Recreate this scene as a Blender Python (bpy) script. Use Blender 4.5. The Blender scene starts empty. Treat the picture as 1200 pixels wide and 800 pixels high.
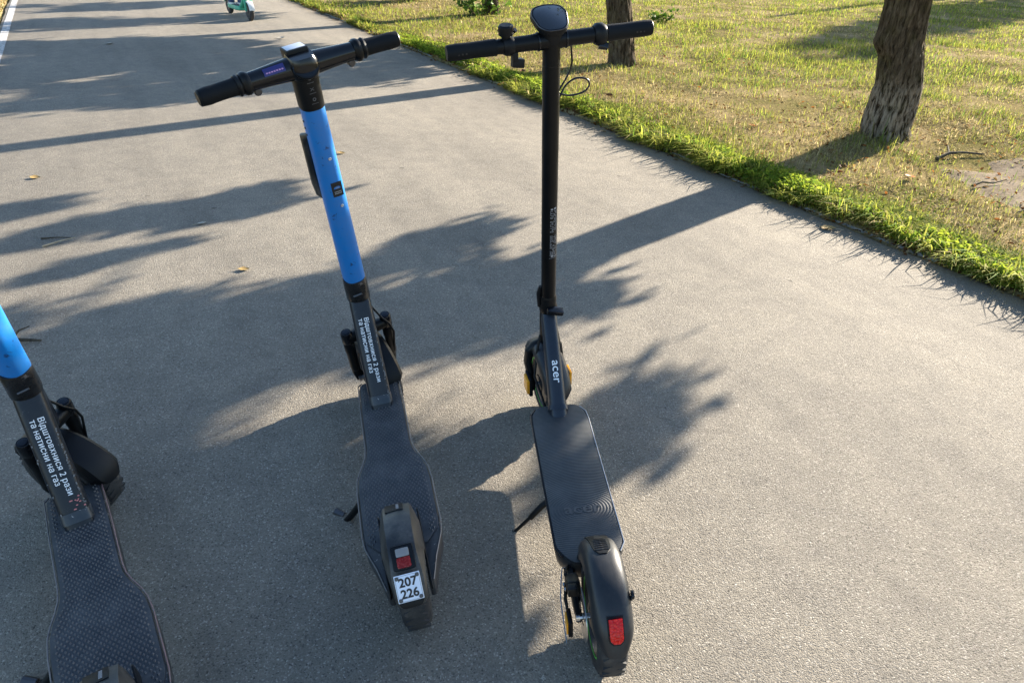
import bpy, bmesh, math, random
import numpy as np
from mathutils import Vector, Matrix, noise as mnoise

R = math.radians
rnd = random.Random(7)
sc = bpy.context.scene
C = sc.collection

# ------------------------------------------------------------------ camera
cam_d = bpy.data.cameras.new('camera')
cam = bpy.data.objects.new('camera', cam_d)
C.objects.link(cam)
cam_d.sensor_fit = 'HORIZONTAL'
cam_d.sensor_width = 36.0
cam_d.lens = 829.085 / 1200 * 36.0
cam_d.clip_start = 0.05
cam_d.clip_end = 2000
cam.matrix_world = (Matrix.Translation((0, 0, 1.37)) @ Matrix.Rotation(R(90 - 30.668), 4, 'X')
                    @ Matrix.Rotation(R(2.418), 4, 'Z'))
sc.camera = cam

# ------------------------------------------------------------------ sky, sun, exposure
SUN_AZ = R(46.0)          # from +X towards +Y
SUN_EL = R(19.5)
SDX, SDY = math.cos(SUN_AZ), math.sin(SUN_AZ)
w = bpy.data.worlds.new('World')
sc.world = w
w.use_nodes = True
nt = w.node_tree
nt.nodes.clear()
sky = nt.nodes.new('ShaderNodeTexSky')
sky.sky_type = 'NISHITA'
sky.sun_disc = False
sky.sun_elevation = SUN_EL
sky.sun_rotation = R(90) - SUN_AZ
sky.air_density = 1.0
sky.dust_density = 0.6
sky.ozone_density = 2.2
bg = nt.nodes.new('ShaderNodeBackground')
bg.inputs[1].default_value = 0.082
wo = nt.nodes.new('ShaderNodeOutputWorld')
nt.links.new(sky.outputs[0], bg.inputs[0])
nt.links.new(bg.outputs[0], wo.inputs[0])
sun_d = bpy.data.lights.new('sun', 'SUN')
sun_d.energy = 5.0
sun_d.angle = R(0.55)
sun_d.color = (1.0, 0.90, 0.76)
sun = bpy.data.objects.new('sun', sun_d)
C.objects.link(sun)
sdir = Vector((SDX * math.cos(SUN_EL), SDY * math.cos(SUN_EL), math.sin(SUN_EL)))
sun.rotation_euler = sdir.to_track_quat('Z', 'Y').to_euler()
sun.location = (8, 7, 12)
sc.view_settings.view_transform = 'Standard'
sc.view_settings.look = 'None'
sc.view_settings.gamma = 1.0
sc.view_settings.use_curve_mapping = False
sc.view_settings.exposure = 2.12
SHK = 1.0 / math.tan(SUN_EL)

# ------------------------------------------------------------------ materials
def new_mat(name):
    m = bpy.data.materials.new(name)
    m.use_nodes = True
    t = m.node_tree
    b = t.nodes['Principled BSDF']
    return m, t, b

def nd(t, typ, **kw):
    n = t.nodes.new(typ)
    for k, v in kw.items():
        if isinstance(k, str) and k.startswith('i_'):
            n.inputs[k[2:].replace('_', ' ')].default_value = v
        else:
            setattr(n, k, v)
    return n

def ramp(t, stops, interp='LINEAR'):
    n = t.nodes.new('ShaderNodeValToRGB')
    cr = n.color_ramp
    cr.interpolation = interp
    while len(cr.elements) < len(stops):
        cr.elements.new(0.5)
    for e, (p, c) in zip(cr.elements, stops):
        e.position = p
        e.color = (*c, 1) if len(c) == 3 else c
    return n

def obj_coord(t):
    return nd(t, 'ShaderNodeTexCoord').outputs['Object']

def mix(t, a, b, fac, blend='MIX'):
    n = t.nodes.new('ShaderNodeMix')
    n.data_type = 'RGBA'
    n.blend_type = blend
    if isinstance(fac, (int, float)):
        n.inputs[0].default_value = fac
    else:
        t.links.new(fac, n.inputs[0])
    for i, x in ((6, a), (7, b)):
        if isinstance(x, tuple):
            n.inputs[i].default_value = (*x, 1)
        else:
            t.links.new(x, n.inputs[i])
    return n.outputs[2]

def noise_tex(t, co, scale, detail=4, rough=0.55, dist=0.0):
    n = nd(t, 'ShaderNodeTexNoise')
    n.inputs['Scale'].default_value = scale
    n.inputs['Detail'].default_value = detail
    n.inputs['Roughness'].default_value = rough
    n.inputs['Distortion'].default_value = dist
    t.links.new(co, n.inputs['Vector'])
    return n.outputs['Fac']

def bump(t, b, h, strength, dist):
    n = nd(t, 'ShaderNodeBump')
    n.inputs['Strength'].default_value = strength
    n.inputs['Distance'].default_value = dist
    t.links.new(h, n.inputs['Height'])
    t.links.new(n.outputs[0], b.inputs['Normal'])
    return n

def plastic(name, col, rough=0.45, metal=0.0, dust=0.25, dust_col=(0.16, 0.145, 0.12), grain=0.0, coat=0.0,
            scratch=0.0, scratch_col=(0.45, 0.44, 0.42), spec=0.5):
    """Paint or plastic with uneven dust, a varying gloss and, if asked, a fine grain or chipped paint."""
    m, t, b = new_mat(name)
    co = obj_coord(t)
    n1 = noise_tex(t, co, 14, 6, 0.65)
    n2 = noise_tex(t, co, 160, 3, 0.6)
    r1 = ramp(t, [(0.42, (0, 0, 0)), (0.72, (1, 1, 1))])
    t.links.new(n1, r1.inputs[0])
    mul = nd(t, 'ShaderNodeMath', operation='MULTIPLY')
    t.links.new(r1.outputs[0], mul.inputs[0])
    t.links.new(n2, mul.inputs[1])
    mul2 = nd(t, 'ShaderNodeMath', operation='MULTIPLY')
    mul2.inputs[1].default_value = dust
    t.links.new(mul.outputs[0], mul2.inputs[0])
    c = mix(t, col, dust_col, mul2.outputs[0])
    if scratch > 0:
        ns = noise_tex(t, co, 55, 8, 0.7, 0.6)
        rs = ramp(t, [(0.64 - 0.06 * scratch, (0, 0, 0)), (0.66 - 0.06 * scratch, (1, 1, 1))])
        t.links.new(ns, rs.inputs[0])
        c = mix(t, c, scratch_col, rs.outputs[0])
    t.links.new(c, b.inputs['Base Color'])
    mr = nd(t, 'ShaderNodeMapRange')
    mr.inputs['To Min'].default_value = max(0.03, rough - 0.1)
    mr.inputs['To Max'].default_value = min(1, rough + 0.16)
    t.links.new(n1, mr.inputs['Value'])
    t.links.new(mr.outputs[0], b.inputs['Roughness'])
    b.inputs['Metallic'].default_value = metal
    b.inputs['Specular IOR Level'].default_value = spec
    b.inputs['Coat Weight'].default_value = coat
    if grain > 0:
        ng = noise_tex(t, co, 900, 2, 0.5)
        bump(t, b, ng, grain, 0.0006)
    return m

M = {}
M['black'] = plastic('black_plastic', (0.0035, 0.0045, 0.006), 0.42, dust=0.04, grain=0.2, spec=0.22)
M['black_gloss'] = plastic('black_gloss', (0.004, 0.005, 0.007), 0.18, dust=0.02, spec=0.4)
M['black_paint'] = plastic('black_paint', (0.0022, 0.003, 0.004), 0.36, dust=0.02, grain=0.12, spec=0.22)
M['rubber'] = plastic('tyre_rubber', (0.018, 0.018, 0.019), 0.75, dust=0.7, grain=0.4)
M['grip'] = plastic('grip_rubber', (0.004, 0.0055, 0.0075), 0.6, dust=0.04, grain=0.4, spec=0.18)
M['navy'] = plastic('dark_navy_paint', (0.005, 0.0085, 0.015), 0.30, dust=0.12, coat=0.0, spec=0.35, scratch=0.18, scratch_col=(0.09, 0.09, 0.095))
M['navy_worn'] = plastic('worn_navy_paint', (0.013, 0.021, 0.031), 0.3, dust=0.5, scratch=0.7, scratch_col=(0.3, 0.29, 0.28))
M['blue'] = plastic('blue_paint', (0.004, 0.165, 0.52), 0.38, dust=0.34, scratch=0.30, scratch_col=(0.012, 0.05, 0.16))
M['collar'] = plastic('collar_black', (0.010, 0.010, 0.011), 0.25, dust=0.2, scratch=0.55, scratch_col=(0.10, 0.09, 0.085))
M['deck_side'] = plastic('deck_side', (0.018, 0.020, 0.024), 0.5, dust=0.6, scratch=0.5, scratch_col=(0.22, 0.21, 0.2))
M['rim_metal'] = plastic('worn_aluminium', (0.17, 0.17, 0.175), 0.55, metal=0.4, dust=0.5, scratch=0.9, scratch_col=(0.10, 0.10, 0.11))
M['rim_pink'] = plastic('scuffed_edge', (0.20, 0.12, 0.125), 0.5, metal=0.2, dust=0.7, scratch=1.0, scratch_col=(0.16, 0.15, 0.15))
M['metal'] = plastic('bright_metal', (0.55, 0.55, 0.56), 0.3, metal=1.0, dust=0.2)
M['dark_metal'] = plastic('dark_metal', (0.09, 0.09, 0.095), 0.38, metal=0.8, dust=0.3)
M['mat'] = plastic('deck_mat_rubber', (0.022, 0.026, 0.032), 0.6, dust=0.75, dust_col=(0.14, 0.14, 0.135), grain=0.5)
M['fender_dusty'] = plastic('dusty_mudguard', (0.016, 0.017, 0.018), 0.34, dust=0.9, dust_col=(0.17, 0.155, 0.13), grain=0.15)
M['stud'] = plastic('worn_stud_rubber', (0.052, 0.057, 0.064), 0.5, dust=0.6, dust_col=(0.16, 0.16, 0.155))
M['acer_fender'] = plastic('satin_black_mudguard', (0.011, 0.013, 0.016), 0.36, dust=0.15, grain=0.15, spec=0.45)
M['acer_neck'] = plastic('satin_blue_black_tube', (0.013, 0.019, 0.029), 0.33, dust=0.12, metal=0.2)
M['white_print'] = plastic('white_print', (0.84, 0.85, 0.86), 0.5, dust=0.05)
M['grey_print'] = plastic('grey_print', (0.30, 0.31, 0.33), 0.5, dust=0.3)
M['dim_print'] = plastic('dim_print', (0.085, 0.09, 0.10), 0.5, dust=0.2)
M['plate'] = plastic('plate_enamel', (0.74, 0.78, 0.86), 0.4, dust=0.15)
M['ink'] = plastic('black_ink', (0.012, 0.012, 0.013), 0.5, dust=0.1)
M['white_panel'] = plastic('white_sticker', (0.66, 0.70, 0.76), 0.4, dust=0.3)
M['purple'] = plastic('purple_sticker', (0.022, 0.022, 0.135), 0.4, dust=0.1)
M['pink_print'] = plastic('pink_print', (0.5, 0.25, 0.45), 0.5, dust=0.1)
M['orange'] = plastic('orange_reflector', (1.0, 0.40, 0.02), 0.22, dust=0.0)
M['green_rim'] = plastic('green_stripe', (0.10, 0.45, 0.06), 0.45, dust=0.2)
M['cable_grey'] = plastic('grey_cable', (0.12, 0.15, 0.19), 0.45, dust=0.2)
M['mint'] = plastic('mint_green_paint', (0.045, 0.36, 0.22), 0.4, dust=0.15)
M['white_plastic'] = plastic('white_plastic', (0.72, 0.72, 0.70), 0.4, dust=0.1)
M['trousers'] = plastic('light_grey_trousers', (0.45, 0.44, 0.50), 0.9, dust=0.0, grain=0.0)
M['dark_cloth'] = plastic('dark_cloth', (0.03, 0.032, 0.04), 0.9, dust=0.0)
M['navy_shoe'] = plastic('navy_shoe', (0.02, 0.035, 0.09), 0.7, dust=0.1)
M['skin'] = plastic('skin', (0.50, 0.31, 0.22), 0.5, dust=0.0)
M['hair'] = plastic('brown_hair', (0.045, 0.028, 0.018), 0.6, dust=0.0)
M['blue_icon'] = plastic('blue_icon', (0.03, 0.17, 0.5), 0.4, dust=0.05)
M['pink_chip'] = plastic('pink_scratch', (0.62, 0.20, 0.19), 0.6, dust=0.1)

def red_lens(name, col):
    m, t, b = new_mat(name)
    co = obj_coord(t)
    v = nd(t, 'ShaderNodeTexVoronoi')
    v.inputs['Scale'].default_value = 210
    t.links.new(co, v.inputs['Vector'])
    r = ramp(t, [(0.0, (col[0] * 1.0, col[1] * 3, col[2] * 3)), (0.7, (col[0] * 0.6, col[1] * 0.6, col[2] * 0.6))])
    t.links.new(v.outputs['Distance'], r.inputs[0])
    t.links.new(r.outputs[0], b.inputs['Base Color'])
    b.inputs['Roughness'].default_value = 0.12
    b.inputs['Coat Weight'].default_value = 0.15
    b.inputs['Specular IOR Level'].default_value = 0.25
    b.inputs['Subsurface Weight'].default_value = 0.1
    b.inputs['Subsurface Radius'].default_value = (0.02, 0.002, 0.002)
    b.inputs['Subsurface Scale'].default_value = 0.3
    bump(t, b, v.outputs['Distance'], 0.5, 0.002)
    return m
M['red_lens'] = red_lens('red_lens', (0.85, 0.006, 0.004))
M['dark_red'] = red_lens('dull_red_lens', (0.33, 0.012, 0.010))
M['clear_lens'] = plastic('clear_lens', (0.22, 0.21, 0.20), 0.12, dust=0.5, coat=0.6)

def ripple_mat():
    """Moulded rubber with fine ripples that run in ovals around the logo."""
    m, t, b = new_mat('rippled_deck_rubber')
    co = obj_coord(t)
    mp = nd(t, 'ShaderNodeMapping')
    mp.inputs['Location'].default_value = (-0.30, 0, 0)
    mp.inputs['Scale'].default_value = (1.0, 0.72, 0.0)
    t.links.new(co, mp.inputs['Vector'])
    ln = nd(t, 'ShaderNodeVectorMath', operation='LENGTH')
    t.links.new(mp.outputs[0], ln.inputs[0])
    warp = noise_tex(t, co, 5, 1, 0.4)
    ma = nd(t, 'ShaderNodeMath', operation='MULTIPLY_ADD')
    ma.inputs[1].default_value = 0.012
    t.links.new(warp, ma.inputs[0])
    t.links.new(ln.outputs['Value'], ma.inputs[2])
    mm = nd(t, 'ShaderNodeMath', operation='MULTIPLY')
    mm.inputs[1].default_value = 2 * math.pi / 0.0056
    t.links.new(ma.outputs[0], mm.inputs[0])
    sn = nd(t, 'ShaderNodeMath', operation='SINE')
    t.links.new(mm.outputs[0], sn.inputs[0])
    n1 = noise_tex(t, co, 18, 5, 0.6)
    r1 = ramp(t, [(0.35, (0.026, 0.029, 0.032)), (0.75, (0.058, 0.060, 0.060))])
    t.links.new(n1, r1.inputs[0])
    t.links.new(r1.outputs[0], b.inputs['Base Color'])
    b.inputs['Roughness'].default_value = 0.5
    bump(t, b, sn.outputs[0], 0.44, 0.0008)
    return m
M['ripple'] = ripple_mat()

def asphalt_mat():
    m, t, b = new_mat('asphalt')
    co = obj_coord(t)
    # grains
    v = nd(t, 'ShaderNodeTexVoronoi')
    v.inputs['Scale'].default_value = 300
    t.links.new(co, v.inputs['Vector'])
    v2 = nd(t, 'ShaderNodeTexVoronoi')
    v2.inputs['Scale'].default_value = 170
    t.links.new(co, v2.inputs['Vector'])
    fine = noise_tex(t, co, 420, 4, 0.7)
    mid = noise_tex(t, co, 9, 5, 0.6)
    big = noise_tex(t, co, 0.9, 4, 0.55)
    sep = nd(t, 'ShaderNodeSeparateColor')
    t.links.new(v.outputs['Color'], sep.inputs[0])
    stones = ramp(t, [(0.0, (0.105, 0.095, 0.080)), (0.12, (0.195, 0.177, 0.149)), (0.75, (0.240, 0.216, 0.178)),
                      (0.93, (0.285, 0.259, 0.218)), (1.0, (0.42, 0.39, 0.34))])
    t.links.new(sep.outputs[0], stones.inputs[0])
    fr = ramp(t, [(0.28, (0.42, 0.41, 0.40)), (0.42, (0.92, 0.91, 0.90)), (0.68, (1.14, 1.13, 1.12))])
    t.links.new(fine, fr.inputs[0])
    c = mix(t, stones.outputs[0], fr.outputs[0], 0.8, 'MULTIPLY')
    br = ramp(t, [(0.3, (0.90, 0.895, 0.89)), (0.7, (1.08, 1.07, 1.05))])
    t.links.new(big, br.inputs[0])
    c = mix(t, c, br.outputs[0], 1.0, 'MULTIPLY')
    mr_ = ramp(t, [(0.28, (0.86, 0.86, 0.87)), (0.6, (1.03, 1.03, 1.02))])
    t.links.new(mid, mr_.inputs[0])
    c = mix(t, c, mr_.outputs[0], 1.0, 'MULTIPLY')
    # small dark pits and a few pale chips
    pv = nd(t, 'ShaderNodeTexVoronoi')
    pv.inputs['Scale'].default_value = 46
    t.links.new(co, pv.inputs['Vector'])
    psep = nd(t, 'ShaderNodeSeparateColor')
    t.links.new(pv.outputs['Color'], psep.inputs[0])
    pm = nd(t, 'ShaderNodeMath', operation='MULTIPLY_ADD')
    pm.inputs[1].default_value = 0.55
    t.links.new(psep.outputs[0], pm.inputs[0])
    t.links.new(pv.outputs['Distance'], pm.inputs[2])
    pr_ = ramp(t, [(0.10, (0.40, 0.39, 0.38)), (0.17, (1, 1, 1))])
    t.links.new(pm.outputs[0], pr_.inputs[0])
    c = mix(t, c, pr_.outputs[0], 0.85, 'MULTIPLY')
    # dark tar spots
    sp = nd(t, 'ShaderNodeTexVoronoi')
    sp.inputs['Scale'].default_value = 2.1
    t.links.new(co, sp.inputs['Vector'])
    wob = noise_tex(t, co, 38, 3, 0.6)
    ad = nd(t, 'ShaderNodeMath', operation='MULTIPLY_ADD')
    ad.inputs[1].default_value = 0.05
    t.links.new(wob, ad.inputs[0])
    t.links.new(sp.outputs['Distance'], ad.inputs[2])
    sr = ramp(t, [(0.045, (0.42, 0.42, 0.43)), (0.062, (1, 1, 1))])
    t.links.new(ad.outputs[0], sr.inputs[0])
    c = mix(t, c, sr.outputs[0], 0.8, 'MULTIPLY')
    # hairline cracks
    ck = nd(t, 'ShaderNodeTexVoronoi', feature='DISTANCE_TO_EDGE')
    ck.inputs['Scale'].default_value = 0.55
    wv = nd(t, 'ShaderNodeTexNoise')
    wv.inputs['Scale'].default_value = 2.5
    wv.inputs['Detail'].default_value = 6
    t.links.new(co, wv.inputs['Vector'])
    va = nd(t, 'ShaderNodeVectorMath', operation='MULTIPLY_ADD')
    va.inputs[1].default_value = (0.5, 0.5, 0.5)
    t.links.new(wv.outputs['Color'], va.inputs[0])
    t.links.new(co, va.inputs[2])
    t.links.new(va.outputs[0], ck.inputs['Vector'])
    cr = ramp(t, [(0.0, (0.62, 0.62, 0.62)), (0.0035, (1, 1, 1))])
    t.links.new(ck.outputs['Distance'], cr.inputs[0])
    c = mix(t, c, cr.outputs[0], 0.3, 'MULTIPLY')
    dn_ = nd(t, 'ShaderNodeVectorMath', operation='DOT_PRODUCT')
    dn_.inputs[1].default_value = (0.862, 0.507, 0)
    t.links.new(co, dn_.inputs[0])
    du_ = nd(t, 'ShaderNodeVectorMath', operation='DOT_PRODUCT')
    du_.inputs[1].default_value = (-0.507, 0.862, 0)
    t.links.new(co, du_.inputs[0])
    cx = nd(t, 'ShaderNodeCombineXYZ')
    t.links.new(dn_.outputs['Value'], cx.inputs[0])
    sc_ = nd(t, 'ShaderNodeMath', operation='MULTIPLY')
    sc_.inputs[1].default_value = 0.13
    t.links.new(du_.outputs['Value'], sc_.inputs[0])
    t.links.new(sc_.outputs[0], cx.inputs[1])
    wear = noise_tex(t, cx.outputs[0], 3.2, 5, 0.6, 0.4)
    wr_ = ramp(t, [(0.32, (0.86, 0.86, 0.865)), (0.5, (1.0, 1.0, 1.0)), (0.72, (1.10, 1.095, 1.08))])
    t.links.new(wear, wr_.inputs[0])
    c = mix(t, c, wr_.outputs[0], 1.0, 'MULTIPLY')
    ed = nd(t, 'ShaderNodeMath', operation='MULTIPLY_ADD')
    ed.inputs[1].default_value = 0.30
    t.links.new(mid, ed.inputs[0])
    t.links.new(dn_.outputs['Value'], ed.inputs[2])
    er = nd(t, 'ShaderNodeMapRange')
    er.inputs['From Min'].default_value = 3.36
    er.inputs['From Max'].default_value = 3.66
    t.links.new(ed.outputs[0], er.inputs['Value'])
    c = mix(t, c, (0.17, 0.135, 0.09), er.outputs[0])
    t.links.new(c, b.inputs['Base Color'])
    b.inputs['Roughness'].default_value = 0.86
    b.inputs['Specular IOR Level'].default_value = 0.12
    # height
    h1 = nd(t, 'ShaderNodeMath', operation='MULTIPLY_ADD')
    h1.inputs[1].default_value = -0.9
    t.links.new(v.outputs['Distance'], h1.inputs[0])
    t.links.new(fine, h1.inputs[2])
    h2 = nd(t, 'ShaderNodeMath', operation='MULTIPLY_ADD')
    h2.inputs[1].default_value = -0.45
    t.links.new(v2.outputs['Distance'], h2.inputs[0])
    t.links.new(h1.outputs[0], h2.inputs[2])
    bump(t, b, h2.outputs[0], 0.8, 0.0026)
    return m
M['asphalt'] = asphalt_mat()

def paint_line_mat():
    m, t, b = new_mat('worn_white_paint')
    co = obj_coord(t)
    n = noise_tex(t, co, 30, 6, 0.7)
    r = ramp(t, [(0.42, (0.24, 0.22, 0.2)), (0.58, (0.55, 0.54, 0.51))])
    t.links.new(n, r.inputs[0])
    t.links.new(r.outputs[0], b.inputs['Base Color'])
    b.inputs['Roughness'].default_value = 0.8
    bump(t, b, noise_tex(t, co, 250, 3), 0.4, 0.003)
    return m
M['line'] = paint_line_mat()

def soil_mat():
    m, t, b = new_mat('dry_soil_and_straw')
    co = obj_coord(t)
    n = noise_tex(t, co, 1.3, 6, 0.6)
    f = noise_tex(t, co, 60, 5, 0.7, 0.5)
    r = ramp(t, [(0.30, (0.125, 0.125, 0.045)), (0.5, (0.25, 0.205, 0.105)), (0.68, (0.40, 0.32, 0.195))])
    t.links.new(n, r.inputs[0])
    fr = ramp(t, [(0.28, (0.45, 0.43, 0.40)), (0.7, (1.25, 1.2, 1.12))])
    t.links.new(f, fr.inputs[0])
    c = mix(t, r.outputs[0], fr.outputs[0], 1.0, 'MULTIPLY')
    t.links.new(c, b.inputs['Base Color'])
    b.inputs['Roughness'].default_value = 1.0
    b.inputs['Specular IOR Level'].default_value = 0.0
    bump(t, b, f, 0.8, 0.012)
    return m
M['soil'] = soil_mat()

def dirt_mat():
    m, t, b = new_mat('trodden_earth')
    co = obj_coord(t)
    f = noise_tex(t, co, 45, 6, 0.7)
    n = noise_tex(t, co, 5, 4, 0.6)
    r = ramp(t, [(0.3, (0.20, 0.16, 0.115)), (0.7, (0.33, 0.27, 0.20))])
    t.links.new(n, r.inputs[0])
    fr = ramp(t, [(0.3, (0.7, 0.7, 0.7)), (0.65, (1.1, 1.1, 1.1))])
    t.links.new(f, fr.inputs[0])
    t.links.new(mix(t, r.outputs[0], fr.outputs[0], 1.0, 'MULTIPLY'), b.inputs['Base Color'])
    b.inputs['Roughness'].default_value = 1.0
    b.inputs['Specular IOR Level'].default_value = 0.0
    bump(t, b, f, 0.7, 0.008)
    return m
M['dirt'] = dirt_mat()

def attr_leaf_mat(name, trans=0.35, rough=0.55, detail=True):
    """Leaf or blade whose own colour is carried by each blade."""
    m, t, b = new_mat(name)
    a = nd(t, 'ShaderNodeVertexColor', layer_name='Col')
    t.links.new(a.outputs[0], b.inputs['Base Color'])
    b.inputs['Roughness'].default_value = rough
    b.inputs['Specular IOR Level'].default_value = 0.04
    tr = nd(t, 'ShaderNodeBsdfTranslucent')
    t.links.new(a.outputs[0], tr.inputs[0])
    ms = nd(t, 'ShaderNodeMixShader')
    ms.inputs[0].default_value = trans
    t.links.new(b.outputs[0], ms.inputs[1])
    t.links.new(tr.outputs[0], ms.inputs[2])
    t.links.new(ms.outputs[0], t.nodes['Material Output'].inputs[0])
    return m
M['blade'] = attr_leaf_mat('grass_blade', 0.5, 0.75)
M['leaf'] = attr_leaf_mat('tree_leaf', 0.25, 0.5)

def bark_mat(whitewash):
    m, t, b = new_mat('bark_whitewashed' if whitewash else 'bark')
    co = obj_coord(t)
    mp = nd(t, 'ShaderNodeMapping')
    mp.inputs['Scale'].default_value = (1, 1, 0.22)
    t.links.new(co, mp.inputs['Vector'])
    n = noise_tex(t, mp.outputs[0], 42, 7, 0.68, 0.5)
    n2 = noise_tex(t, co, 7, 4, 0.6)
    r = ramp(t, [(0.34, (0.014, 0.009, 0.005)), (0.5, (0.085, 0.062, 0.040)), (0.70, (0.185, 0.140, 0.096))])
    t.links.new(n, r.inputs[0])
    moss = ramp(t, [(0.5, (1, 1, 1)), (0.75, (0.72, 0.85, 0.5))])
    t.links.new(n2, moss.inputs[0])
    c = mix(t, r.outputs[0], moss.outputs[0], 0.8, 'MULTIPLY')
    if whitewash:
        sx = nd(t, 'ShaderNodeSeparateXYZ')
        t.links.new(co, sx.inputs[0])
        mr = nd(t, 'ShaderNodeMapRange')
        mr.inputs['From Min'].default_value = 0.50
        mr.inputs['From Max'].default_value = 0.34
        t.links.new(sx.outputs[2], mr.inputs['Value'])
        wr = ramp(t, [(0.43, (0, 0, 0)), (0.56, (1, 1, 1))])
        t.links.new(n, wr.inputs[0])
        mu = nd(t, 'ShaderNodeMath', operation='MULTIPLY')
        t.links.new(mr.outputs[0], mu.inputs[0])
        t.links.new(wr.outputs[0], mu.inputs[1])
        mu2 = nd(t, 'ShaderNodeMath', operation='MULTIPLY')
        mu2.inputs[1].default_value = 0.6
        t.links.new(mu.outputs[0], mu2.inputs[0])
        c = mix(t, c, (0.40, 0.325, 0.245), mu2.outputs[0])
    t.links.new(c, b.inputs['Base Color'])
    b.inputs['Roughness'].default_value = 0.95
    b.inputs['Specular IOR Level'].default_value = 0.1
    bump(t, b, n, 1.0, 0.03)
    return m
M['bark'] = bark_mat(False)
M['bark_white'] = bark_mat(True)
def simple_noise_mat(name, c1, c2, scale, rough, bstr=0.4, bd=0.004):
    m, t, b = new_mat(name)
    co = obj_coord(t)
    n = noise_tex(t, co, scale, 5, 0.65)
    r = ramp(t, [(0.3, c1), (0.7, c2)])
    t.links.new(n, r.inputs[0])
    t.links.new(r.outputs[0], b.inputs['Base Color'])
    b.inputs['Roughness'].default_value = rough
    b.inputs['Specular IOR Level'].default_value = 0.06
    bump(t, b, n, bstr, bd)
    return m
M['kerb'] = simple_noise_mat('old_concrete', (0.17, 0.165, 0.15), (0.34, 0.325, 0.295), 22, 0.9)
M['twig'] = simple_noise_mat('twig_bark', (0.035, 0.028, 0.020), (0.11, 0.09, 0.065), 60, 0.9)
M['dry_twig'] = simple_noise_mat('dry_twig', (0.26, 0.21, 0.14), (0.42, 0.36, 0.26), 60, 0.8)
M['leaf_yellow'] = simple_noise_mat('dry_leaf_yellow', (0.24, 0.16, 0.06), (0.34, 0.24, 0.11), 40, 0.7)
M['leaf_brown'] = simple_noise_mat('dry_leaf_brown', (0.10, 0.040, 0.016), (0.19, 0.085, 0.034), 40, 0.7)
M['leaf_orange'] = simple_noise_mat('dry_leaf_orange', (0.34, 0.10, 0.012), (0.46, 0.17, 0.025), 40, 0.65)
M['leaf_pale'] = simple_noise_mat('dry_leaf_pale', (0.33, 0.30, 0.25), (0.46, 0.42, 0.34), 40, 0.7)

# ------------------------------------------------------------------ mesh helpers
def link(name, verts, faces, mat, parent=None, smooth=35):
    me = bpy.data.meshes.new(name)
    me.from_pydata([tuple(v) for v in verts], [], faces)
    bm = bmesh.new()
    bm.from_mesh(me)
    bmesh.ops.recalc_face_normals(bm, faces=bm.faces)
    bm.to_mesh(me)
    bm.free()
    me.materials.append(M[mat] if isinstance(mat, str) else mat)
    if smooth:
        me.shade_smooth()
        me.set_sharp_from_angle(angle=R(smooth))
    o = bpy.data.objects.new(name, me)
    C.objects.link(o)
    if parent is not None:
        o.parent = parent
    return o

def thing(name, label, cat, loc=(0, 0, 0), rot=(0, 0, 0), group=None):
    o = bpy.data.objects.new(name, None)
    o.empty_display_size = 0.1
    C.objects.link(o)
    o.location = loc
    o.rotation_euler = rot
    tag(o, label, cat, group)
    return o

def tag(o, label=None, cat=None, group=None, kind=None):
    if label: o['label'] = label
    if cat: o['category'] = cat
    if group: o['group'] = group
    if kind: o['kind'] = kind
    return o

def V(*a):
    return Vector(a)

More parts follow.
